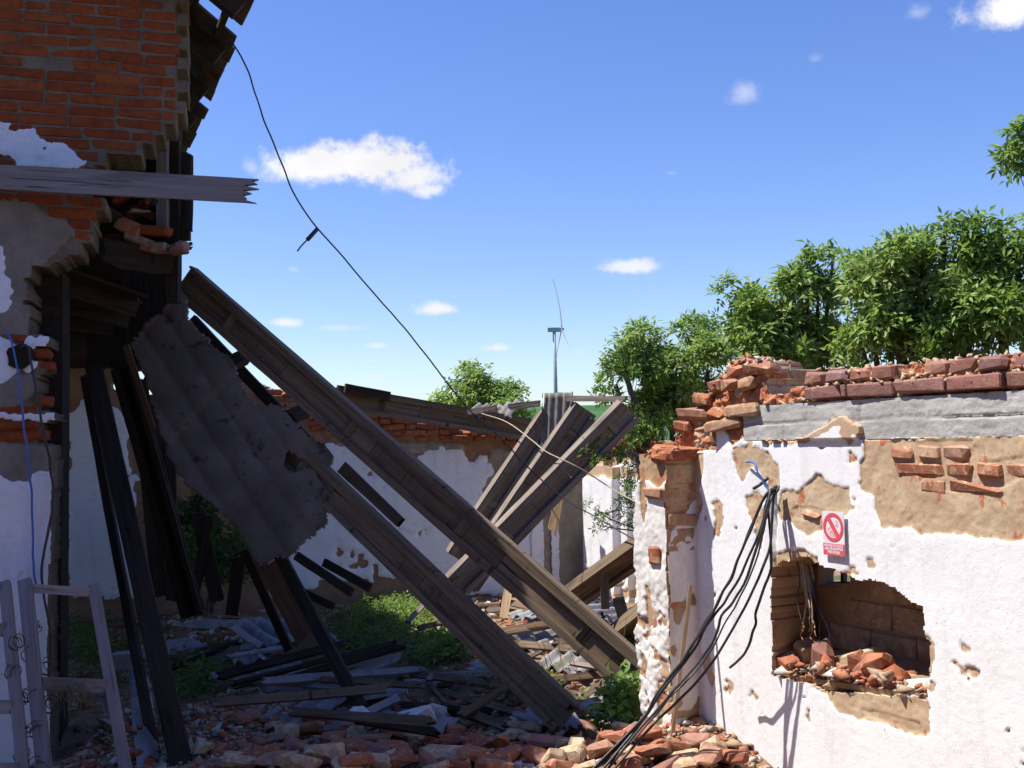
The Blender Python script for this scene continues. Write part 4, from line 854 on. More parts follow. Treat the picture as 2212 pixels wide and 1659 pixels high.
slab = obj('hanging_roof_slab', mesh('hanging_roof_slab', V[used]-np.array(a1), re[F], smooth=False), M['slab'], None, Matrix.Translation(a1))
slab.data.materials.append(M['asblue']); nside = sum(len(f_) for f_ in Fs[2:]); npol = len(slab.data.polygons); mi = np.zeros(npol, np.int32); mi[npol-nside:] = 1; slab.data.polygons.foreach_set('material_index', mi)
tag(slab, 'huge dark corrugated roof slab hanging down with a ragged edge and a hole', 'roof slab')
# ================================================================ corrugated sheets
GS = 'broken corrugated sheets heaped in the yard'
sheet('corrugated_sheet', 'upright small corrugated sheet standing among the leaning girders under the turbine', P(1166, 985, 10.75), P(1171, 848, 10.75), P(1240, 960, 10.38), .105, .02, .012, 'darksheet')
sheet('corrugated_sheet', 'pair edge corrugated sheet stub on the back wall below the bush', P(1052, 912, 13.9), P(1075, 876, 14.2), P(1092, 916, 13.6), .13, .03, .03)
sheet('corrugated_sheet', 'dark folded sheet stub on the back wall left of the small batten', P(992, 903, 13.9), P(1032, 872, 14.2), P(1030, 908, 13.7), .13, .03, .03)
sheet('corrugated_sheet', 'large sunlit cracked sheet with a hole, between the two parallel girders', P(1072, 1385, 9.5), P(1215, 1330, 10.4), P(1180, 1462, 8.7), .135, .024, .05, group=GS, holes=[(.55, .35, .06)])
sheet('corrugated_sheet', 'large sunlit sheet disappearing beneath the longest girder toward the pillar', P(1145, 1330, 10.2), P(1262, 1288, 11.2), P(1262, 1402, 9.3), .135, .024, .04, group=GS)
sheet('corrugated_sheet', 'sunlit sheet right of the longest girder, below the short girder', P(1222, 1300, 10.4), P(1295, 1292, 11.0), P(1335, 1378, 9.5), .135, .024, .04, group=GS)
sheet('corrugated_sheet', 'cracked sheet piece tipped forward below the sheet with a hole', P(1150, 1440, 8.8), P(1225, 1385, 9.2), P(1235, 1478, 8.4), .135, .022, .06, group=GS)
sheet('corrugated_sheet', 'half sunlit sheet lying flat at the edge of the shadow', P(868, 1478, 8.7), P(1086, 1470, 8.75), P(880, 1440, 9.4), .16, .026, .02, group=GS)
sheet('corrugated_sheet', 'shaded sheet lying under the half sunlit one', P(730, 1478, 8.8), P(985, 1492, 8.5), P(770, 1440, 9.6), .16, .024, .03, 'asbestos', group=GS)
sheet('corrugated_sheet', 'pale clean sheet tilted on the dark heap, lower end scalloped', P(486, 1350, 10.3), P(560, 1402, 9.5), P(592, 1318, 10.9), .15, .035, .01, 'asblue', group=GS)
sheet('corrugated_sheet', 'pale clean sheet overlapping, right of the scalloped one', P(548, 1340, 10.5), P(640, 1392, 9.6), P(640, 1330, 10.8), .15, .035, .01, 'asblue', group=GS)
sheet('corrugated_sheet', 'big dark sheet sloping across the middle of the shaded heap', P(452, 1566, 7.75), P(668, 1428, 9.0), P(600, 1622, 7.15), .155, .030, .02, 'asbestos', group=GS)
sheet('corrugated_sheet', 'long narrow sheet lying level behind the big dark sheet', P(500, 1452, 9.3), P(720, 1460, 9.1), P(505, 1415, 9.8), .15, .022, .03, 'asblue', group=GS)
sheet('corrugated_sheet', 'dim sheet on the far side of the heap near the leaning dark timber', P(372, 1350, 11.0), P(500, 1362, 10.5), P(366, 1322, 11.8), .15, .022, .03, 'asbestos', group=GS)
sheet('corrugated_sheet', 'small bluish sheet below the dim one in the heap', P(382, 1410, 9.9), P(452, 1395, 10.1), P(378, 1378, 10.5), .15, .022, .04, 'asblue', group=GS)
sheet('corrugated_sheet', 'curved bluish ridge sheet in the heap centre', P(505, 1440, 9.2), P(500, 1412, 9.6), P(590, 1440, 9.1), .17, .045, .03, 'asblue', group=GS)
sheet('corrugated_sheet', 'shaded flat sheet left behind the big dark sheet', P(440, 1490, 8.7), P(560, 1478, 8.7), P(452, 1462, 9.2), .15, .022, .04, 'asblue', group=GS)
sheet('corrugated_sheet', 'narrow shaded sheet left of the splintered rafter foot', P(770, 1512, 8.0), P(880, 1500, 8.0), P(765, 1492, 8.4), .15, .022, .03, 'asblue', group=GS)
sheet('corrugated_sheet', 'curved sheet piece with lit crest right of the lower girder foot', P(1232, 1545, 7.7), P(1300, 1492, 8.1), P(1258, 1562, 7.4), .30, .05, .02, group=GS)
sheet('corrugated_sheet', 'shattered flat sheet beside the pillar foot', P(1262, 1560, 7.6), P(1372, 1505, 8.1), P(1290, 1580, 7.3), .13, .018, .06, group=GS)
sheet('corrugated_sheet', 'narrow tall pale sheet propped upright near the bed frames', P(300, 1690, 6.6), P(277, 1452, 7.6), P(352, 1690, 6.7), .30, .03, .02, 'asblue')
plank('foam_block', 'pale grey crumbly insulation block behind the tall pale sheet', 'insulation block', P(245, 1428, 8.4), P(292, 1425, 8.4), .12, .15, mat='palewood').data.materials[0] = M['asblue']
# loose planks on the heap
LP = [(1180, 1478, 7.9, 1246, 1578, 7.3, .10, .02, 'asblue', 'pale broken plank beside the lower girder foot', (.05, .08)),
      (1195, 1585, 7.4, 1290, 1582, 7.4, .05, .04, 'brownwood', 'short brown board lying flat by the lower girder foot', (.1, .1)),
      (1205, 1525, 8.0, 1310, 1478, 8.2, .07, .05, 'beam', 'weathered board sloping between the girder feet', (.05, .05)),
      (950, 1520, 8.0, 1120, 1580, 7.4, .06, .05, 'beam', 'thin dark board running toward the lower girder foot', (.1, .2)),
      (920, 1468, 8.6, 1000, 1560, 7.8, .03, .03, 'beam', 'dark lath on the half sunlit sheet', (.1, .1)),
      (450, 1500, 8.3, 600, 1452, 8.7, .06, .04, 'brownwood', 'brown lath across the dark heap above the big sheet', (.1, .1)),
      (400, 1478, 9.0, 520, 1395, 9.6, .10, .03, 'brownwood', 'brown plank pointing into the dark heap', (.1, .1)),
      (350, 1452, 9.2, 520, 1385, 9.7, .04, .04, 'darkwood', 'black lath behind the brown plank', (.1, .1)),
      (755, 1560, 7.5, 860, 1508, 7.9, .05, .05, 'asblue', 'grey pipe-like stick in front of the heap', (0, .02)),
      (790, 1575, 7.3, 900, 1538, 7.6, .03, .03, 'asblue', 'thin pale stick below the grey one', (0, .02)),
      (880, 1345, 10.8, 920, 1300, 11.2, .05, .03, 'beamgrey', 'pale board end among the weeds', (.02, .1)),
      (1025, 1395, 10.2, 1060, 1325, 10.7, .05, .03, 'beam', 'upright lath left of the cracked sheets', (.02, .1)),
      (1085, 1305, 10.9, 1160, 1320, 10.6, .10, .08, 'beam', 'stubby beam lying behind the cracked sheets', (.02, .03)),
      (1088, 1338, 10.4, 1100, 1262, 10.6, .08, .03, 'palewood', 'small upright yellowish board below the leaning girders', (.02, .1)),
      (1190, 1160, 11.0, 1215, 1040, 11.1, .09, .03, 'palewood', 'yellowish splintered board between the leaning girders', (.1, .2)),
      (870, 1440, 9.3, 1010, 1425, 9.3, .05, .02, 'beamgrey', 'grey slat half buried in weeds', (.1, .1)),
      (1340, 1470, 8.2, 1420, 1440, 8.0, .08, .05, 'beam', 'board behind the pillar at the girder foot', (.1, .1)),
      (1290, 1662, 6.45, 1560, 1668, 6.2, .05, .09, 'beam', 'dark timber lying across the rubble at the bottom edge', (.1, .1)),
      (860, 1635, 6.7, 1010, 1605, 6.8, .03, .06, 'darkwood', 'black lath between loose bricks in the shade', (.1, .1))]
for (x1, y1, Y1, x2, y2, Y2, W, T, mt, lb, sp_) in LP: plank('loose_board', lb, 'board', P(x1, y1, Y1), P(x2, y2, Y2), W, T, face=Vector((0, -1, .6)), mat=mt, spl=sp_, rough=.004)
plank('thin_lath', 'long pale lath leaning against the pillar face', 'lath', P(1452, 1592, 6.25), P(1492, 1265, 6.35), .022, .015, mat='palewood', rough=.001)
plank('long_shadow_board', 'dim long board stretched over the half sunlit sheet', 'board', P(830, 1462, 9.0), P(1190, 1560, 7.6), .05, .04, face=Vector((0, -1, .6)), mat='beam', spl=(.1, .2))
# ================================================================ sign
ss0, sz0 = RW.uv(1787, 1197); ss1, sz1 = RW.uv(1830, 1106); 
def m_flat(name, c, c2=None, th=.62, sc_=40.):
    m, t = newmat(name); v = t.n('ShaderNodeNewGeometry').outputs['Position']; col = t.n('ShaderNodeRGB').outputs[0]; col.node.outputs[0].default_value = (*c, 1)
    if c2: col = t.mix(t.step(t.noise(v, sc_, 5, .7), th, th+.06, 0, .8), c, c2)
    finish(t, col, .5, None); return m
M['signwhite'] = m_flat('sign_white', (.74, .70, .74), (.6, .45, .48)); M['signred'] = m_flat('sign_red', (.66, .09, .12), (.72, .35, .38), .64)
M['signpink'] = m_flat('sign_faded_print', (.66, .2, .25), (.74, .66, .7), .45, 90.)
sW, sH = ss1-ss0, sz1-sz0; so_ = .021
sign = thing('warning_sign', 'small faded red and white prohibition sign on the wall above the hole', 'sign', RW.pt((ss0+ss1)/2, sz0, so_))
def sbox(name, a, b, za, zb2, o0, th, mat, parent):
    pts = [RW.pt(a, za, o0), RW.pt(b, za, o0), RW.pt(b, zb2, o0), RW.pt(a, zb2, o0)]; o = pts[0]
    V = [p-o for p in pts]+[p-o+RW.n*th for p in pts]
    return obj(name, mesh(name, V, [[0, 1, 2, 3], [7, 6, 5, 4]]+[[i, i+4, (i+1) % 4+4, (i+1) % 4] for i in range(4)]), mat, parent, Matrix.Translation(o))
sbox('sign_board', ss0, ss1, sz0, sz1, so_, .004, M['signwhite'], sign)
red_h = sz0+sH*.27
sbox('red_panel', ss0+.001, ss1-.001, sz0+.001, red_h, so_+.0045, .001, M['signred'], sign)
cxs, czs = (ss0+ss1)/2, sz0+sH*.645; Ro = sH*.325; rx_ = min(sW*.47, Ro)
V, F = [], []; NS = 48
for i in range(NS):
    an = 2*math.pi*i/NS
    for rr in (1., .76):
        for o_ in (so_+.0045, so_+.0062): V.append(RW.pt(cxs+math.cos(an)*rx_*rr, czs+math.sin(an)*Ro*rr, o_))
for i in range(NS):
    j = (i+1) % NS; F += [[i*4+1, j*4+1, j*4+3, i*4+3], [i*4, i*4+1, i*4+3, i*4+2], [i*4, j*4, j*4+1, i*4+1], [i*4+2, i*4+3, j*4+3, j*4+2]]
obj('red_ring', mesh('red_ring', V, F), M['signred'], sign)
an = R(-52); dx_, dz_ = math.cos(an)*rx_*.8, math.sin(an)*Ro*.86; px_, pz_ = .010, .006
V = []
for o_ in (so_+.0045, so_+.0065):
    for sg, pp in ((-1, -1), (1, -1), (1, 1), (-1, 1)): V.append(RW.pt(cxs+sg*dx_+pp*px_, czs+sg*dz_+pp*pz_, o_))
obj('red_bar', mesh('red_bar', V, [[0, 1, 2, 3], [7, 6, 5, 4], [0, 4, 5, 1], [1, 5, 6, 2], [2, 6, 7, 3], [3, 7, 4, 0]]), M['signred'], sign)
def blob(name, pts, mat):
    V = [RW.pt(cxs+a*rx_, czs+b*Ro, o_) for o_ in (so_+.0042, so_+.0052) for a, b in pts]; n = len(pts)
    return obj(name, mesh(name, V, [list(range(n)), list(range(2*n-1, n-1, -1))]+[[i, i+n, (i+1) % n+n, (i+1) % n] for i in range(n)]), mat, sign)
blob('flame_print', [(-.5, -.5), (-.2, -.62), (.1, -.68), (.3, -.6), (.1, -.3), (-.15, 0), (-.3, .1), (-.42, -.05), (-.55, -.2)], M['signpink'])
blob('extinguisher_print', [(.2, .1), (.4, .02), (.5, .2), (.45, .45), (.3, .52), (.15, .42), (.3, .3)], M['signpink'])
Rt = Matrix(((RW.u.x, 0, RW.n.x, 0), (RW.u.y, 0, RW.n.y, 0), (0, 1, 0, 0), (0, 0, 0, 1)))
for i, s_ in enumerate(('NEHAS VODOU', 'ANI P\u011aNOV\u00ddMI', 'P\u0158\u00cdSTROJI!')):
    fc = bpy.data.curves.new('lettering', 'FONT'); fc.body = s_; fc.size = sH*.082; fc.align_x = 'CENTER'; fc.extrude = .0003; fc.offset = .0006
    o = bpy.data.objects.new('lettering', fc); COL.objects.link(o); bpy.context.view_layer.update(); me_ = bpy.data.meshes.new_from_object(o); bpy.data.objects.remove(o); o = bpy.data.objects.new('lettering', me_); COL.objects.link(o); me_.materials.clear(); me_.materials.append(M['signwhite']); bpy.context.view_layer.update()
    wd = o.dimensions.x; k_ = min(1., sW*.86/max(wd, 1e-4))
    o.matrix_basis = Matrix.Translation(RW.pt(cxs, red_h-sH*(.075+.075*i), so_+.006)) @ Rt @ Matrix.Diagonal((k_, 1, 1, 1)); o.parent = sign; o.matrix_parent_inverse = parent_world(sign).inverted()
sign.rotation_euler = (0, 0, 0)
# ================================================================ cables
def onw(vx, vy, off): return RW.pt(*RW.uv(vx, vy), off) if True else None
def wp(vx, vy, off):
    """point seen at a picture position, 'off' metres in front of the right wall"""
    pl = Plane(RW.pt(0, 0, off), RW.u); return pl.pt(*pl.uv(vx, vy))
GC = 'black cables hanging off the wall in a bundle'
bund = [((1678, 1052, .03), (1655, 1066, .09), (1630, 1120, .16), (1600, 1200, .22), (1556, 1290, .28), (1500, 1390, .40), (1440, 1478, .52), (1380, 1560, .65), (1262, 1680, .95)),
        ((1676, 1056, .03), (1660, 1075, .10), (1636, 1160, .16), (1590, 1262, .24), (1545, 1325, .30), (1498, 1400, .40), (1432, 1490, .54), (1376, 1572, .66), (1275, 1690, .95)),
        ((1680, 1054, .03), (1662, 1070, .11), (1646, 1150, .18), (1600, 1275, .25), (1560, 1330, .30), (1530, 1400, .34), (1460, 1490, .50), (1400, 1555, .62), (1290, 1690, .90)),
        ((1684, 1050, .03), (1666, 1080, .09), (1650, 1150, .14), (1612, 1262, .22), (1570, 1340, .26), (1520, 1430, .34), (1455, 1500, .50), (1396, 1570, .62), (1280, 1680, .92)),
        ((1682, 1056, .03), (1672, 1080, .08), (1664, 1180, .12), (1632, 1262, .20), (1600, 1330, .24), (1540, 1430, .32), (1480, 1500, .44), (1415, 1562, .58), (1310, 1680, .86)),
        ((1678, 1050, .04), (1650, 1075, .12), (1618, 1150, .18), (1585, 1235, .25), (1545, 1310, .30), (1490, 1400, .42), (1420, 1500, .56), (1360, 1590, .70), (1240, 1700, 1.0))]
lbs = ['topmost strand of the hanging black cable bundle', 'second strand of the black cable bundle, running close under the topmost', 'middle strand of the black bundle that bulges right beside the pillar', 'thin inner strand of the black cable bundle', 'lowest black strand, kept apart to the right of the bundle', 'leftmost strand where the black cables leave the wall']
for k, c in enumerate(bund):
    o = tube('cable', catmull([wp(*q) for q in c], 7), .0075 if k != 3 else .005, M['cable']); tag(o, lbs[k], 'cable', GC)
o = tube('cable', catmull([wp(*q) for q in ((1678, 1058, .03), (1660, 1078, .07), (1666, 1160, .10), (1664, 1230, .13), (1636, 1310, .15), (1628, 1360, .16), (1606, 1415, .15), (1577, 1442, .13))], 7), .0075, M['cable']); tag(o, 'short black cable ending in mid air against the white plaster', 'cable')
o = tube('blue_wire', catmull([wp(*q) for q in ((1612, 998, .02), (1630, 1000, .05), (1638, 1020, .06), (1652, 1048, .05), (1664, 1062, .04))], 6), .006, M['bluecable']); tag(o, 'short light blue wire sticking out above the black cables', 'wire')
o = tube('cable_stub', catmull([wp(*q) for q in ((1660, 1032, .03), (1640, 1048, .06), (1628, 1055, .10))], 4), .009, M['cable']); tag(o, 'short thick black cable stub beside the blue wire', 'cable')
hang = [((1722, 1210, -.08), (1728, 1262, -.10), (1722, 1300, -.10), (1733, 1345, -.08)), ((1735, 1212, -.1), (1742, 1270, -.1), (1750, 1315, -.08), (1748, 1340, -.06)), ((1728, 1212, -.06), (1736, 1262, -.05), (1746, 1310, -.05), (1760, 1352, -.05)),
        ((1730, 1210, -.04), (1740, 1262, -.04), (1742, 1300, -.04), (1732, 1362, -.04)), ((1738, 1212, -.08), (1750, 1282, -.06), (1755, 1320, -.05), (1754, 1365, -.05)), ((1745, 1218, -.1), (1760, 1282, -.1), (1772, 1340, -.1), (1768, 1380, -.12), (1755, 1412, -.14))]
for k, c in enumerate(hang):
    o = tube('hanging_wire', catmull([wp(*q) for q in c], 5), .004, M['cable'] if k in (0, 5) else M['cord']); tag(o, ['black wire hanging nearest the left side of the wall hole', 'frayed pale wire bundled in the middle of the wall hole', 'pale wire with longest copper end hanging forward in the wall hole', 'pale wire hanging straight, just left of the forward one in the hole', 'pale wire ending lowest beside the thin blue wire in the hole', 'long dark wire curving lowest toward the bricks in the hole'][k], 'wire', 'frayed wires hanging in the wall hole')
    if k < 5: tube('bare_end', catmull([wp(*c[-1]), wp(c[-1][0]+4-k*2, c[-1][1]+12, c[-1][2]+.02), wp(c[-1][0]-3+k*3, c[-1][1]+24, c[-1][2]+.02)], 3), .003, M['copper'], o)
o = tube('blue_wire', catmull([wp(*q) for q in ((1738, 1215, -.12), (1752, 1265, -.12), (1775, 1325, -.14), (1790, 1362, -.16), (1792, 1395, -.18))], 6), .0035, M['bluecable']); tag(o, 'thin blue wire hanging deepest in the wall hole', 'wire')
# cables down the left pier
def wl(vx, vy, off):
    pl = Plane(LW.pt(0, 0, off), LW.u); return pl.pt(*pl.uv(vx, vy))
o = tube('blue_hose', catmull([wl(*q) for q in ((10, 715, .03), (26, 740, .05), (36, 790, .06), (44, 850, .08), (54, 930, .08), (62, 1000, .07), (68, 1080, .06), (72, 1180, .06), (72, 1230, .05), (78, 1262, .05))], 6), .0075, M['bluecable']); tag(o, 'blue hose hanging down the white pier on the left', 'hose')
o = tube('dark_cable', catmull([wl(*q) for q in ((44, 752, .04), (54, 746, .06), (64, 755, .06), (68, 790, .06), (82, 870, .1), (98, 950, .1), (110, 1020, .06), (113, 1080, .06), (104, 1150, .06), (90, 1225, .06), (94, 1290, .05), (106, 1350, .06), (108, 1420, .06), (104, 1480, .06))], 6), .0085, M['cable']); tag(o, 'dark cable looping out of the round hole in the left pier', 'cable')
hp = wl(42, 770, .028); V = []; 
for i in range(18): an = i/18*2*math.pi; rr = .085*(1+.18*(float(vn(i*.8, 1))-.5)*2); V.append(hp+LW.u*math.cos(an)*rr+up*math.sin(an)*rr)
Vn = V+[v-LW.n*.006 for v in V]; o = obj('hole_shade_disc', mesh('hole_shade_disc', Vn, [list(range(18)), list(range(35, 17, -1))]+[[i, i+18, (i+1) % 18+18, (i+1) % 18] for i in range(18)]), M['darkwood'], house)  # flat dark disc put in for the shade inside the round hole
# overhead line from the roof corner
oh = [(497, 84, 7.7), (520, 122, 7.7), (545, 180, 7.8), (565, 245, 7.8), (590, 305, 7.9), (612, 362, 8.0), (640, 425, 8.1), (682, 490, 8.2), (740, 555, 8.4), (800, 625, 8.6), (850, 680, 8.7), (890, 730, 8.8), (925, 775, 8.9), (962, 822, 9.0), (1010, 880, 9.1), (1080, 945, 9.2), (1130, 1000, 9.3), (1185, 1050, 9.3), (1240, 1090, 9.2), (1310, 1130, 9.0), (1392, 1178, 8.4)]
o = tube('overhead_cable', catmull([P(*q) for q in oh], 5), .006, M['cable']); tag(o, 'long thin black line dropping from the roof edge across the sky', 'cable')
tube('connector', [P(686, 494, 8.2), P(664, 518, 8.15)], .017, M['cable'], o); tube('pigtail', catmull([P(664, 518, 8.15), P(652, 530, 8.1), P(642, 543, 8.1)], 4), .006, M['cable'], o)
o = tube('pale_cord', catmull([P(*q) for q in ((1040, 893, 13.2), (1095, 912, 11.), (1150, 952, 10.2), (1180, 976, 9.8), (1230, 1000, 9.5), (1270, 1022, 9.5), (1310, 1048, 9.5), (1350, 1072, 9.2), (1390, 1092, 8.6))], 6), .006, M['cord']); tag(o, 'pale cord slung from the back wall over the leaning girders to the pillar', 'cord')
# ================================================================ spring frames lower left
def bedframe(label, tl, tr, bl, br, rails, W=.075, T=.045):
    t = thing('bed_frame', label, 'bed frame', bl, 'old spring bed frames leaning on the left pier'); f = Vector((.15, -1, .15))
    board('stile', bl, tl, W, T, f, M['framewood'], t, rough=.001); board('stile', br, tr, W*.8, T, f, M['framewood'], t, rough=.001)
    ux = (tr-tl).normalized()
    for q in rails:
        a, b = bl.lerp(tl, q)+ux*W*.5, br.lerp(tr, q)-ux*W*.4; board('rail', a, b, .055 if q > .9 else .075, T*.8, f, M['framewood'], t, rough=.001)
    return t
f1 = bedframe('right spring bed frame with empty opening showing the dark interior', P(54, 1254, 6.65), P(202, 1264, 6.75), P(108, 1780, 5.9), P(292, 1780, 6.0), (.965, .545))
f2 = bedframe('left spring bed frame cut off by the picture edge', P(-125, 1250, 6.5), P(10, 1258, 6.6), P(-80, 1780, 5.8), P(62, 1780, 5.85), (.965, .45, .78, .2))
def coil(q, Rr, n, axis, mat):
    a = axis.normalized(); b = a.cross(up).normalized(); c = a.cross(b); pts = [q+a*(i/10*Rr*.5)+(b*math.cos(i/10*2*math.pi)+c*math.sin(i/10*2*math.pi))*Rr*(.6+.4*abs(math.sin(i*.16))) for i in range(n*10)]
    return pts
for k in range(9):
    f = k/8; fr_, base = (f1, P(95+20*f, 1330+f*330, 6.55-.5*f)) if k % 2 else (f2, P(45+25*f, 1350+f*300, 6.5-.5*f))
    tube('coil_spring', coil(base+Vector((random.uniform(-.04, .04), .06, 0)), .05, 3, Vector((.4, -.3, random.uniform(-.5, .5))), None), .0028, M['metal'], fr_, 4)
for k in range(5):
    base = P(10, 1400+k*60, 6.2); tube('coil_spring', coil(base+Vector((random.uniform(-.04, .04), .1, 0)), .045, 3, Vector((.5, -.2, random.uniform(-.5, .5))), None), .0028, M['metal'], f2, 4)
# straw caught on the frame rail
V, F = [], []
for k in range(60):
    q = P(random.uniform(112, 205), random.uniform(1470, 1500), 6.3); e = q+Vector((random.gauss(0, .05), random.gauss(0, .03), -abs(random.gauss(0, .09))))
    tube_vf([q, (q+e)/2+Vector((random.gauss(0, .02), 0, .01)), e], .0018, 3, V, F)
tag(obj('straw_tuft', mesh('straw_tuft', V, F), M['straw'], kind='stuff'), 'dry straw tuft caught on the right bed frame rail', 'straw')
# ================================================================ wind turbine
TB = P(1203, 950, 1000.); TB.z = 15.
tur = thing('wind_turbine', 'distant pale blue grey wind turbine above the upright sheet', 'wind turbine', TB)
top = P(1197, 716, 1000.); 
tube('tower', [Vector((TB.x, 1000, 10)), Vector(((TB.x+top.x)/2, 1000, (10+top.z)/2)), Vector((top.x, 1000, top.z))], [2.15, 1.8, 1.5], M['turbine'], tur, 16)
def loft(name, secs, mat, parent):
    V, F = [], []; n = len(secs[0])
    for s_ in secs: V += s_
    for i in range(len(secs)-1):
        for k in range(n): F.append([i*n+k, i*n+(k+1) % n, (i+1)*n+(k+1) % n, (i+1)*n+k])
    F += [list(range(n))[::-1], [(len(secs)-1)*n+k for k in range(n)]]
    return obj(name, mesh(name, V, F), mat, parent)
hub = P(1213, 711, 1000.); nac = P(1198, 712, 1000.)
def rect(c, x, hw, hh): return [Vector((x, c.y+sx*hw, c.z+sz*hh)) for sx, sz in ((-1, -1), (-1, -.3), (-1, .8), (-.8, 1), (.8, 1), (1, .8), (1, -.3), (1, -1))]
loft('nacelle', [rect(nac, nac.x-6.5, 1.7, 1.9), rect(nac, nac.x-2, 2.0, 2.2), rect(nac, nac.x+4.5, 1.9, 2.1), rect(nac, nac.x+6.2, 1.4, 1.5)], M['turbine'], tur)
tube('hub', [hub+Vector((-1.6, 0, 0)), hub, hub+Vector((1.5, 0, 0)), hub+Vector((2.6, 0, 0))], [1.6, 1.7, 1.2, .3], M['turbine'], tur, 12)
tube('anemometer_mast', [nac+Vector((-5.5, 0, 2)), nac+Vector((-5.5, 0, 4))], .2, M['turbine'], tur, 4)
for k, an in enumerate((R(2), R(122), R(242))):
    dirv = Vector((0, math.sin(an), math.cos(an))); yaw = Matrix.Rotation(R(7), 3, 'Z'); L = 47.; secs = []
    for i in range(13):
        f = i/12; ch = (1.1 if i == 0 else (3.0*(1-f)**.8+.35)); th = max(.5, 1.5*(1-f)**1.2); bend = -7.0*f**2
        c = hub+yaw @ (dirv*L*f)+Vector((bend*(1. if k == 0 else -.12), 0, 0)); cx_ = yaw @ Vector((.32, 0, 0)); tang = (yaw @ Vector((1, 0, 0)).cross(dirv)).normalized()
        secs.append([c+tang*ch*.5*a+Vector((1, 0, 0))*(th*.5*b+a*ch*.12) for a, b in ((1, 0), (.5, .8), (-.1, 1), (-1, 0), (-.1, -1), (.5, -.8))])
    loft('blade', secs, M['turbine'], tur)

# many thin laths and battens tangled in the heap
LG = 'thin laths tangled in the fallen roof heap'; lath = []
for k in range(34):
    if k < 16: vx, vy = random.uniform(380, 860), random.uniform(1340, 1560); mt = random.choice(['darkwood', 'brownwood', 'asblue', 'beam'])
    else: vx, vy = random.uniform(880, 1390), random.uniform(1300, 1560); mt = random.choice(['beam', 'beamgrey', 'brownwood', 'beam'])
    p = Gd(vx, vy, .1); L = random.uniform(.5, 1.5); an = random.gauss(0, .6)+random.choice([0, 0, .5]); q = p+Vector((math.cos(an)*L, math.sin(an)*L, random.uniform(-.08, .25)))
    if q.x > 1.0 and q.y < 7.6: continue
    p.z += random.uniform(.0, .12); q.z = max(q.z, float(gz(q.x, q.y))+.05); lath.append((vx, vy, p, q, mt))
for row in (0, 1, 2):
    rr = sorted([l for l in lath if (0 if l[1] < 1400 else 1 if l[1] < 1480 else 2) == row], key=lambda l: l[0])
    for k, (vx, vy, p, q, mt) in enumerate(rr):
        nm = {'darkwood': 'black', 'brownwood': 'brown', 'asblue': 'pale', 'beam': 'dull brown', 'beamgrey': 'grey'}[mt]
        plank('lath', nm+' lath in the '+['back', 'middle', 'front'][row]+' of the heap, '+('first second third fourth fifth sixth seventh eighth ninth tenth eleventh twelfth thirteenth fourteenth fifteenth sixteenth seventeenth eighteenth'.split()[k])+' from the left', 'lath', p, q, random.uniform(.03, .07), random.uniform(.02, .04), face=Vector((0, -1, .8)), mat=mt, group=LG, spl=(.05, .08), rough=.004)
MS = [((1005, 1440, 8.9), (1080, 1415, 9.1), (1060, 1478, 8.4), 'torn sheet corner left of the crossing girders'), ((1090, 1330, 10.6), (1180, 1300, 10.9), (1095, 1362, 10.0), 'small sheet piece behind the large cracked one'), ((600, 1480, 8.9), (760, 1455, 9.1), (640, 1512, 8.3), 'sheet lying half under the long dark rafter'),
      ((640, 1545, 7.8), (800, 1530, 7.8), (650, 1575, 7.4), 'low sheet in front of the big dark sheet'), ((300, 1400, 9.8), (400, 1385, 9.9), (310, 1430, 9.2), 'sheet lying behind the broad leaning timber'), ((850, 1530, 7.9), (1010, 1548, 7.7), (855, 1565, 7.4), 'shaded sheet near the pale plaster chunks'),
      ((1110, 1545, 7.6), (1195, 1570, 7.4), (1120, 1510, 8.0), 'sheet scrap beside the lower girder foot')]
for (o1, p1, q1, lb) in MS: sheet('corrugated_sheet', lb, P(*o1), P(*p1), P(*q1), .15, .024, .05, random.choice(['asbestos', 'asblue']), group=GS)

for k, (x1, y1, x2, y2, W) in enumerate(((300, 800, 345, 1290, .10), (335, 850, 400, 1310, .08), (368, 960, 372, 1300, .07), (425, 1090, 470, 1300, .09), (455, 1110, 415, 1310, .06), (520, 1190, 500, 1330, .08))):  # boards added to make the space behind the slab darker
    plank('gloom_board', 'dark board added to deepen the gloom behind the slab, '+'first second third fourth fifth sixth'.split()[k]+' from the left', 'board', P(x2, y2, 11.2), P(x1, y1, 11.0), W*1.6, .03, mat='darkwood', group='dark boards added behind the slab', spl=(.02, .1))
# ================================================================ rubble
CH = []
for k in range(10):
    pts = [(random.gauss(0, 1)*.5, random.gauss(0, 1)*.38, random.gauss(0, 1)*.26) for _ in range(11)]; CH.append(arrays(hull(pts)))
HB = [arrays(chamfer(random.uniform(.6, 1.3), .7, .45, .06, .06, 2.)) for _ in range(6)]
def spread(n, fn): 
    out = []
    while len(out) < n:
        q = fn()
        if q is not None: out.append(q)
    return np.array(out)
def fr():
    x = rng.uniform(-2.9, 2.0); y = 5.0+rng.random()*3.0+max(0, (x > -.3))*rng.random()*.8
    if x > 1.25-.55*(y-6.5) + .35: return None
    return (x, y)
xy = spread(13000, fr); z = gz(xy[:, 0], xy[:, 1])
sc_ = rng.gamma(2.0, .010, len(xy))+.008; sc_ = np.minimum(sc_, .075)
obj('rubble', scatter('rubble', CH+HB, np.column_stack([xy, z+sc_*.15]), rotmats(len(xy), .9), sc_), M['rubble'], kind='stuff')['label'] = 'loose brick and mortar rubble covering the ground in front'
def fr2():
    x = rng.uniform(-4.5, 3.5); y = rng.uniform(7.5, 14.2); return (x, y)
xy = spread(5000, fr2); z = gz(xy[:, 0], xy[:, 1]); sc_ = np.minimum(rng.gamma(2., .014, len(xy))+.01, .1)
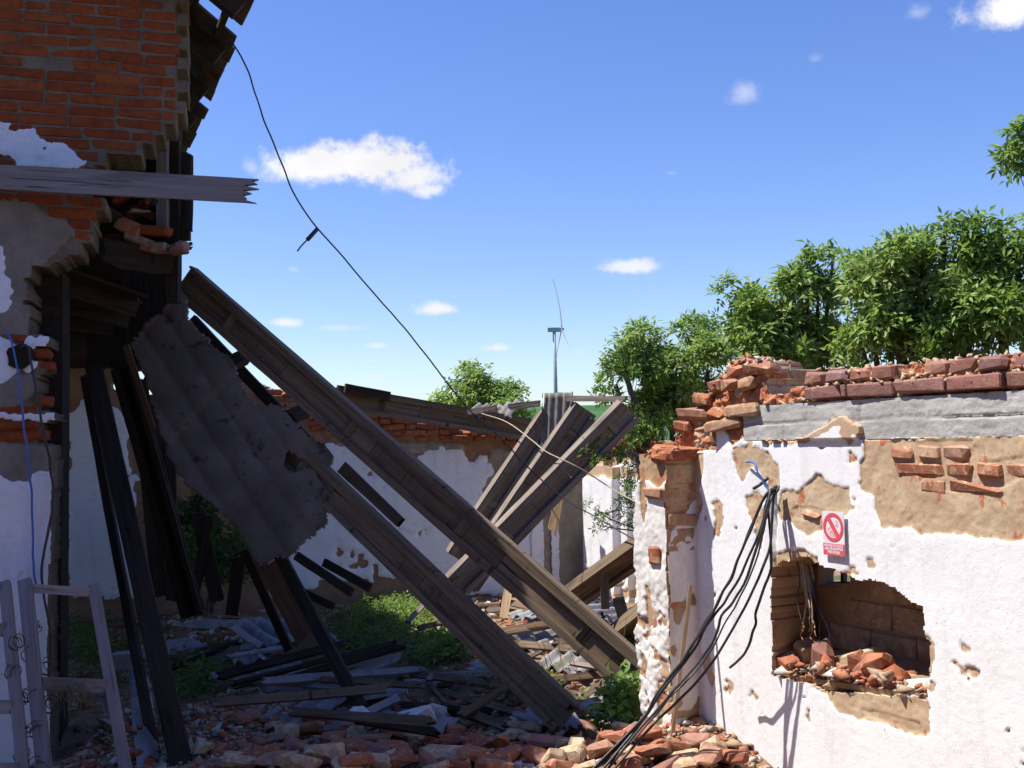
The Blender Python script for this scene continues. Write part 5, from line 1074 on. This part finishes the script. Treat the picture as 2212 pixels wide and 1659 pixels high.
obj('rubble', scatter('rubble', CH+HB, np.column_stack([xy, z+sc_*.1]), rotmats(len(xy), .9), sc_), M['rubble'], kind='stuff')['label'] = 'sparse debris scattered between the walls'
# individual bricks lying loose
GB = 'loose bricks on the rubble heap'
LB = [(305, 1640, .26, 60, 'orange'), (660, 1580, .24, 10, 'o'), (690, 1560, .22, -20, 'o'), (620, 1590, .18, 30, 'm'), (560, 1640, .26, 5, 'o'), (600, 1650, .27, -8, 'o'), (750, 1620, .26, -25, 'o'),
      (800, 1600, .27, 3, 'o'), (855, 1595, .24, -8, 'o'), (795, 1625, .27, 0, 'p'), (850, 1622, .22, 12, 'o'), (800, 1650, .26, -4, 'm'), (865, 1650, .2, 30, 'o'), (700, 1640, .25, 20, 'm'), (960, 1610, .27, 12, 'o'), (965, 1640, .28, -14, 'm'),
      (1135, 1578, .27, -15, 'm'), (1015, 1608, .2, 40, 'o'), (1190, 1610, .28, -16, 'p'), (1250, 1580, .30, -30, 'o'), (1275, 1568, .22, 10, 'o'), (1100, 1640, .2, 35, 'o'), (1060, 1620, .2, -30, 'o'), (1390, 1600, .2, 20, 'o'), (1330, 1605, .16, -40, 'o'),
      (1450, 1630, .25, 25, 'o'), (1500, 1610, .18, -30, 'p'), (1545, 1625, .16, 50, 'm'), (1410, 1640, .2, 0, 'o'), (1580, 1650, .2, -50, 'o'), (1350, 1580, .15, 20, 'm'), (1210, 1480, .16, 20, 'o'), (720, 1600, .2, 70, 'o'), (520, 1655, .2, 0, 'm'),
      (980, 1585, .16, 20, 'o'), (900, 1600, .16, -60, 'm'), (1020, 1645, .2, 80, 'o'), (1160, 1640, .18, 15, 'o'), (1230, 1640, .2, -20, 'm'), (1300, 1635, .18, 65, 'o'), (640, 1610, .2, 100, 'p'), (930, 1575, .14, 10, 'o'), (440, 1620, .12, 10, 'm'),
      (1100, 1595, .15, 60, 'm'), (880, 1560, .13, 10, 'm'), (740, 1575, .2, 160, 'o'), (1480, 1655, .18, 10, 'm'), (1530, 1660, .2, 60, 'o'), (1205, 1570, .16, 20, 'm'), (1070, 1660, .2, 10, 'o'), (760, 1660, .22, 30, 'o'), (650, 1660, .2, -20, 'm')]
ORD = 'first second third fourth fifth sixth seventh eighth ninth tenth eleventh twelfth thirteenth fourteenth fifteenth sixteenth'.split()
def lbk(q): return (q[4][0], 2 if q[1] >= 1632 else (1 if q[1] >= 1598 else 0))
for k, (vx, vy, L, an, c) in enumerate(LB):
    p = Gd(vx, vy+14); mt = M['dustbrick'] if c[0] == 'o' else (M['purple'] if c[0] == 'p' else M['mortarblock'])
    zz_ = float(gz(p.x, p.y))
    Lr = L*random.uniform(.85, 1.0)
    o = obj('loose_brick', chamfer(Lr, .13*random.uniform(.75, 1.05), .066, .014, .013, 3), mt, None, Matrix.Translation((p.x, p.y, zz_+.045+random.uniform(0, .03))) @ Matrix.Rotation(R(an+random.uniform(-8, 8)), 4, 'Z') @ Matrix.Rotation(R(random.uniform(-20, 20)), 4, 'X') @ Matrix.Rotation(R(random.uniform(-14, 14)), 4, 'Y'))
    kind_ = {'o': 'orange red', 'p': 'purple brown', 'm': 'mortar crusted'}[c[0]]
    same = sorted(q[0] for q in LB if lbk(q) == lbk(LB[k])); rank = same.index(vx); rown = ['back row of rubble', 'middle row of rubble', 'bottom edge of rubble'][lbk(LB[k])[1]]
    ordn = ORD[rank]+' from the left' if rank < len(same)-1 or len(same) < 3 else 'rightmost'
    tag(o, f'{kind_} brick, {ordn} of its colour, {rown}', 'brick', GB)
# more bricks around in the yard, one by one
GB2 = 'bricks scattered in the yard'
for k in range(90):
    if k < 60: vx, vy = random.uniform(480, 1600), random.uniform(1560, 1680)
    else: vx, vy = random.uniform(700, 1400), random.uniform(1320, 1560)
    p = Gd(vx, vy); zz_ = float(gz(p.x, p.y))
    if RW.uv(vx, vy)[0] > s0b-.1 and (Vector((p.x, p.y, 0))-RW.O).dot(RW.n) < .3: continue
    o = obj('brick_fragment', chamfer(random.uniform(.08, .2), random.uniform(.07, .13), random.uniform(.04, .07), .014, .01, 3), M[random.choice(['dustbrick', 'dustbrick', 'mortarblock', 'purple'])], None, Matrix.Translation((p.x, p.y, zz_+.04)) @ Matrix.Rotation(random.uniform(0, 6), 4, 'Z') @ Matrix.Rotation(random.gauss(0, .35), 4, 'X') @ Matrix.Rotation(random.gauss(0, .3), 4, 'Y'))
    tag(o, 'small brick fragment lying in the rubble on the ground', 'brick fragment', GB2)
# debris on the sill of the wall hole
sillb = [(1700, 1450, .17, 60, 'brick', 'tilted orange brick standing left on the sill of the wall hole'), (1775, 1452, .27, 68, 'purple', 'big dusty brick standing on end in the wall hole'), (1745, 1430, .2, 80, 'tanblock', 'dull brick leaning behind the big dusty one in the hole'),
         (1850, 1425, .26, 20, 'mortarblock', 'large tan block slanting at the back of the wall hole'), (1860, 1455, .18, 75, 'brick', 'narrow upright orange brick in the middle of the sill'), (1836, 1470, .2, 40, 'mortarblock', 'tan brick slanting at the front of the sill'),
         (1880, 1448, .14, -30, 'purple', 'pinkish brick piece beside the upright orange one'), (1895, 1432, .12, 10, 'brick', 'small orange brick lump on top of the sill heap'), (1915, 1470, .17, 30, 'brick', 'orange broken brick right on the sill'),
         (1965, 1490, .2, 12, 'paintplaster', 'white plaster lump at the right end of the sill'), (1990, 1505, .14, 0, 'mortarblock', 'mortar lump in the right corner of the sill'), (1925, 1485, .14, 25, 'purple', 'grey chip in front of the orange broken brick on the sill')]
SPL = {}
for (vx, vy, L, an, mt, lb) in sillb:
    q = wp(vx, vy, -.09 if 'back' not in lb and 'behind' not in lb else -.2)
    o = obj('sill_brick', chamfer(L*1.25, .11, .085, .014, .011, 3), M[mt], None, Matrix.Translation(q) @ Matrix(((RW.u.x, -RW.n.x, 0, 0), (RW.u.y, -RW.n.y, 0, 0), (0, 0, 1, 0), (0, 0, 0, 1))) @ Matrix.Rotation(R(-an), 4, 'Y') @ Matrix.Rotation(random.uniform(-.4, .4), 4, 'Z'))
    tag(o, lb, 'brick')
pp = []
for k in range(480):
    vx = random.uniform(1675, 2008); f = (vx-1675)/333; vy = 1464+f*42+random.uniform(-28, 0)-14*math.sin(f*math.pi); pp.append(wp(vx, vy, -random.uniform(.0, .3)))
pp = np.array([[*q] for q in pp]); sc_ = np.minimum(rng.gamma(1.6, .017, len(pp))+.006, .07)
obj('sill_rubble', scatter('sill_rubble', CH+HB, pp, rotmats(len(pp), 1.), sc_), M['rubble'], kind='stuff')['label'] = 'crumbled mortar and chips on the sill of the wall hole'
sa, sbb = RW.uv(1668, 1450)[0], RW.uv(2010, 1500)[0]
slabquad('sill_bed', [RW.pt(sa-.05, RW.uv(1700, 1475)[1], -.02), RW.pt(sbb+.05, RW.uv(1990, 1512)[1], -.02), NP.pt(sbb+.05, RW.uv(1990, 1512)[1]+.10, 0), NP.pt(sa-.05, RW.uv(1700, 1475)[1]+.10, 0)], .03, M['niche'], rwall)
# crumbs on top of walls
def crumbs(name, pl, va, vb_, zf, n, label, depth=.25, smax=.06, parent=None, mat='crumb'):
    sa_, sb_ = pl.uv(va, 900)[0], pl.uv(vb_, 900)[0]; q = []
    for k in range(n): s_ = random.uniform(sa_, sb_); q.append([*pl.pt(s_, zf(s_)+random.uniform(-.02, .02), -random.uniform(0, depth))])
    q = np.array(q); sc2 = np.minimum(rng.gamma(2., .011, n)+.008, smax)
    o = obj(name, scatter(name, CH+HB, q, rotmats(n, 1.), sc2), M[mat], parent, kind='stuff'); o['label'] = label
kb = RW.poly(KB[2:26]); kbs = sorted(kb)
crumbs('wall_top_crumbs', RW, 1455, 1650, lambda s: float(np.interp(s, [a for a, b in kbs], [b for a, b in kbs]))-.01, 420, 'crumbled brick on the stepped end of the wall', parent=rwall, mat='rubble')
crumbs('wall_top_crumbs', RW, 1610, 1760, lambda s: zt+.01, 120, 'crumbs on the lintel end', parent=rwall)
crumbs('wall_top_crumbs', RW, 1755, 2300, lambda s: ztop+.072, 170, 'crumbling mortar between the top bricks', depth=.02, smax=.03, parent=rwall)
crumbs('wall_top_crumbs', RW, 1755, 2300, lambda s: ztop+.143, 110, 'mortar crumbs on the top course', depth=.2, smax=.03, parent=rwall)
fts = sorted(FW.poly(ft)[4:19]); crumbs('wall_top_crumbs', FW, 560, 1155, lambda s: float(np.interp(s, [a for a, b in fts], [b for a, b in fts])), 500, 'broken brick crumbs along the top of the back wall', smax=.09, parent=fwall)
crumbs('wall_top_crumbs', SW, 1265, 1480, lambda s: 1.8, 350, 'brick crumbs on the side wall top', smax=.09, parent=swall)
q = []
for k in range(260): q.append([*(C-PF.n*random.uniform(0, .2)+PF.u*random.uniform(.0, .22)+up*(ptop+random.uniform(-.01, .04)))])
q = np.array(q); obj('pillar_top_crumbs', scatter('pillar_top_crumbs', CH+HB, q, rotmats(len(q), 1.), np.minimum(rng.gamma(2., .009, len(q))+.006, .04)), M['rubble'], pillar, kind='stuff')
for k, (vx, vy, Y) in enumerate(((905, 1590, 7.2), (945, 1575, 7.3), (765, 1590, 7.2))):
    p = Gd(vx, vy-10); o = obj('plaster_lump', hull([(random.gauss(0, .09), random.gauss(0, .06), random.gauss(0, .07)) for _ in range(16)]), M['paintplaster'], None, Matrix.Translation(p+up*.06)); tag(o, ['pale plaster lump in the shade below the heap', 'tall white plaster chunk in the shade', 'round white plaster lump at the end of the grey stick'][k], 'plaster lump')
# ================================================================ foliage
def leaflet(o, d, n, L, W):
    """folded leaflet: 4 corners, two triangles"""
    s = d.cross(n).normalized(); return [o, o+d*L*.45+s*W/2+n*W*.12, o+d*L-n*L*.12, o+d*L*.45-s*W/2+n*W*.12]
def spray(nn, L, W, pairs, upb):
    V, F = [], []
    def add(o, d, n, L_, W_):
        b = len(V); V.extend(leaflet(o, d.normalized(), n.normalized(), L_, W_)); F.extend([[b, b+1, b+2], [b, b+2, b+3]])
    st = .0
    for k in range(nn):
        z_ = .03+k*.05; an = k*math.pi/2*1.03+random.uniform(-.3, .3)
        for sg in (0, math.pi):
            out = Vector((math.cos(an+sg), math.sin(an+sg), random.uniform(.25, .8)*upb)).normalized(); o = Vector((0, 0, z_)); rl = random.uniform(.8, 1.1)*L*1.5
            nrm = out.cross(Vector((-math.sin(an+sg), math.cos(an+sg), 0)))*-1; nrm = nrm if nrm.z > 0 else -nrm
            sd_ = out.cross(nrm).normalized()
            for i in range(pairs):
                q = o+out*rl*(.45+.3*i)
                for s2 in (-1, 1): add(q, (sd_*s2+out*.45+nrm*random.uniform(-.35, .1)), nrm+Vector((random.gauss(0, .25), random.gauss(0, .25), 0)), L*random.uniform(.75, 1.05), W)
            add(o+out*rl, out-nrm*random.uniform(0, .4), nrm, L*1.1, W*1.05)
    return np.array([tuple(v) for v in V]), np.array(F)
SPR = [spray(2, .085, .031, 2, 1.) for _ in range(8)]; SPS = [spray(2, .066, .022, 2, 1.2) for _ in range(6)]; WEED = [spray(2, .06, .035, 1, .8) for _ in range(6)]
def dirmats(dirs):
    out = np.empty((len(dirs), 3, 3))
    for i, d in enumerate(dirs): out[i] = np.array(Vector(d).to_track_quat('Z', 'Y').to_matrix() @ Matrix.Rotation(random.uniform(0, 6.28), 3, 'Z'))
    return out
def shrub(name, label, base, blobs, n, variants, mat='leaf', size=1., group=None, cat='bush', twigs=70, trunk=.03, shoots=0):
    """blobs: (x, y, r, Y) picture position, radius in picture pixels and distance"""
    if cat == 'bush': base = Vector((base.x, base.y, float(gz(base.x, base.y))))
    t = thing(name, label, cat, base, group); pos, dr = [], []; cs = []
    wts = np.array([b[2]**2 for b in blobs], float); wts /= wts.sum()
    subs = []
    for b in blobs:
        c = P(b[0], b[1], b[3]); r_ = b[2]*b[3]/FPX; kk = max(3, int(2+b[2]/6.5))
        for _ in range(kk):
            v = Vector(rng.normal(size=3)).normalized(); subs.append((c+v*r_*random.uniform(.35, 1.12), r_*random.uniform(.14, .32), v, b[2]))
    sw = np.array([q[1]**1.6 for q in subs]); sw /= sw.sum(); pick = rng.choice(len(subs), size=n, p=sw)
    for i in range(n):
        cc, rr0, v0, _ = subs[pick[i]]; v = Vector(rng.normal(size=3)).normalized(); pos.append(cc+v*rr0*random.random()**.5)
        dr.append((v*.5+v0*.6+Vector((-.1, -.25, .55))+Vector(rng.normal(size=3))*.35).normalized())
    pa_ = np.array([[*p] for p in pos]); lc = fbm(pa_[:, 0]*2.5+pa_[:, 1], pa_[:, 2]*2.5, 3, 3); rnd = np.clip((lc-.5)*1.6+.45+rng.normal(size=n)*.2, 0, 1)
    sc2 = size*rng.uniform(.75, 1.2, n)
    o = obj('foliage', scatter('foliage', variants, np.array([[*p] for p in pos]), dirmats(dr), sc2, rnd), M[mat], t, kind='stuff')
    V, F = [], []
    for b in blobs:
        c = P(b[0], b[1], b[3]); mid = base.lerp(c, .55)+Vector((random.gauss(0, .08), random.gauss(0, .08), 0)); pts = catmull([base, mid, c], 5)
        tube_vf(pts, list(np.linspace(trunk, trunk*.35, len(pts))), 6, V, F)
    for i in random.sample(range(n), min(twigs, n)):
        b = min(blobs, key=lambda b: (P(b[0], b[1], b[3])-pos[i]).length); c = P(b[0], b[1], b[3]); c = base.lerp(c, random.uniform(.7, 1.)); q = pos[i]-dr[i]*.03
        tube_vf(catmull([c, c.lerp(q, .5)+Vector(rng.normal(size=3))*.04, q], 3), [.006*trunk/.03, .005, .004, .0035, .003, .003, .002], 4, V, F)
    obj('branches', mesh('branches', V, F, smooth=True), M['bark'], t)
    return t
GSH = 'elder bushes growing behind the ruined walls'
shrub('elder_bush', 'round green elder bush behind the low far wall, left of the turbine', P(1040, 960, 17.5), [(985, 865, 42, 17.5), (1040, 850, 50, 17.5), (1095, 865, 40, 17.3), (1028, 808, 14, 17.4), (1120, 900, 30, 17.), (955, 880, 22, 17.2), (1060, 885, 45, 17.5)], 360, SPR, group=GSH, size=1.05)
shrub('elder_bush', 'loose small leaved bush left of the broken brick end, dark stem showing', P(1450, 940, 13.5), [(1345, 780, 40, 13.4), (1400, 770, 52, 13.5), (1330, 830, 28, 13.4), (1450, 800, 60, 13.6), (1500, 745, 40, 13.7), (1420, 860, 55, 13.6), (1530, 800, 55, 13.6), (1390, 905, 40, 13.3), (1480, 880, 50, 13.8), (1390, 725, 22, 13.4), (1520, 720, 20, 13.7), (1555, 860, 40, 13.9)], 720, SPS, group=GSH, size=1.3, trunk=.07, twigs=160)
shrub('elder_bush', 'tall elder bush with upright shoots above the broken brick end', P(1700, 860, 10.), [(1610, 640, 36, 9.9), (1640, 690, 48, 10.), (1700, 660, 50, 10.1), (1745, 600, 34, 10.), (1770, 575, 20, 10.), (1800, 556, 14, 10.), (1680, 740, 60, 10.), (1760, 720, 60, 10.2), (1720, 780, 40, 10.), (1800, 640, 30, 10.), (1640, 745, 40, 9.8), (1820, 760, 40, 10.3)], 620, SPR, group=GSH, size=.95, trunk=.04, twigs=110)
shrub('elder_bush', 'dense large elder bush above the purple brick course at the right edge', P(2050, 800, 8.6), [(1880, 600, 48, 8.8), (1930, 640, 70, 8.8), (2010, 600, 80, 8.6), (2080, 555, 56, 8.5), (2150, 562, 48, 8.4), (2200, 615, 80, 8.4), (2100, 650, 90, 8.6), (1960, 710, 75, 8.7), (2060, 720, 70, 8.6), (1880, 690, 50, 8.8), (2250, 530, 50, 8.3), (2170, 700, 70, 8.3), (1860, 745, 35, 8.8), (1940, 560, 26, 8.8), (2042, 486, 13, 8.5), (2085, 470, 13, 8.5), (1905, 540, 12, 8.8), (1985, 532, 13, 8.7)], 1080, SPR, group=GSH, size=.92, trunk=.05, twigs=140)
shrub('elder_branch', 'overhanging elder twig entering from the right edge below the corner cloud', P(2340, 620, 8.3), [(2205, 335, 24, 7.6), (2188, 340, 12, 7.6), (2228, 300, 20, 7.6), (2212, 380, 10, 7.6), (2255, 345, 34, 7.6)], 60, SPR, size=.8, trunk=.012, twigs=30, cat='branch')
shrub('elder_sprig', 'leafy sprig hanging over the top of the niched side wall', P(1390, 985, 9.9), [(1262, 978, 14, 9.6), (1300, 975, 16, 9.7), (1335, 985, 18, 9.8), (1365, 975, 18, 9.8), (1370, 1010, 22, 9.9), (1380, 1050, 20, 9.9)], 34, SPS, 'weed', size=.62, trunk=.008, twigs=25, cat='sprig')
shrub('elder_sprig', 'thin leafy sprig in front of the white pilasters', P(1395, 1150, 9.8), [(1300, 1130, 18, 9.6), (1330, 1100, 20, 9.7), (1360, 1080, 22, 9.8), (1370, 1120, 24, 9.8), (1285, 1095, 12, 9.6)], 34, SPS, 'weed', size=.55, trunk=.008, twigs=30, cat='sprig')
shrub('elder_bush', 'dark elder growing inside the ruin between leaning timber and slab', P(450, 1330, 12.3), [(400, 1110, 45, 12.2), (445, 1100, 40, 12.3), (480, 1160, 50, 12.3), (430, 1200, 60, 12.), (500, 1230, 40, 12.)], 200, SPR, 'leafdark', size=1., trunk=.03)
shrub('weed_clump', 'leafy nettle clump at the foot of the pillar', P(1350, 1600, 6.9), [(1355, 1510, 20, 6.9), (1340, 1540, 28, 6.9), (1375, 1530, 26, 7.0), (1330, 1570, 24, 6.8), (1370, 1500, 14, 7.)], 55, WEED, 'weed', size=1.1, trunk=.005, twigs=20, cat='weeds')
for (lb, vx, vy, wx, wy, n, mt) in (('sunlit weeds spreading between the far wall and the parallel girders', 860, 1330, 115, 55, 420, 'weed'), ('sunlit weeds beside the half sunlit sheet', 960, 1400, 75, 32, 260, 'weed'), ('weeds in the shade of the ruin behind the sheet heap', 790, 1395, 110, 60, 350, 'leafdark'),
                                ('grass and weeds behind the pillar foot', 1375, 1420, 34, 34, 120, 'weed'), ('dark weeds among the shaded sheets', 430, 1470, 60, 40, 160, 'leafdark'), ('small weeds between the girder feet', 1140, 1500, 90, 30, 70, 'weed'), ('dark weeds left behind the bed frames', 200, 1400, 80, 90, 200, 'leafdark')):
    pos, dr = [], []
    for k in range(n):
        p = Gd(vx+rng.normal()*wx*.5, vy+rng.normal()*wy*.5, .03); pos.append([p.x, p.y, float(gz(p.x, p.y))+abs(rng.normal())*.05]); dr.append(Vector((rng.normal()*.5, rng.normal()*.5, 1)).normalized())
    o = obj('weeds', scatter('weeds', WEED, np.array(pos), dirmats(dr), rng.uniform(.4, .9, n)), M[mt], kind='stuff'); o['label'] = lb
# dry stalks
V, F = [], []
for k in range(60):
    vx, vy = random.choice([(800, 1290), (980, 1400), (1230, 1470), (1390, 1400), (880, 1380), (1330, 1450)]); p = Gd(vx+random.gauss(0, 40), vy+random.gauss(0, 25)); p.z = float(gz(p.x, p.y))
    h_ = random.uniform(.15, .5); e = p+Vector((random.gauss(0, .12), random.gauss(0, .1), h_)); tube_vf([p, p.lerp(e, .5)+Vector((random.gauss(0, .03), 0, 0)), e], .0025, 3, V, F)
obj('dry_stalks', mesh('dry_stalks', V, F), M['straw'], kind='stuff')['label'] = 'thin dry stalks standing among weeds and sheets'
for o in list(COL.objects):
    if o.parent is None and o.type in ('MESH', 'EMPTY') and o.get('kind') is None and o.get('category'): o['kind'] = 'thing'
print('objects', len(COL.objects), 'tris', sum(sum(max(1, len(p.vertices)-2) for p in m_.polygons) if len(m_.polygons) < 50 else len(m_.polygons)*2 for m_ in bpy.data.meshes))
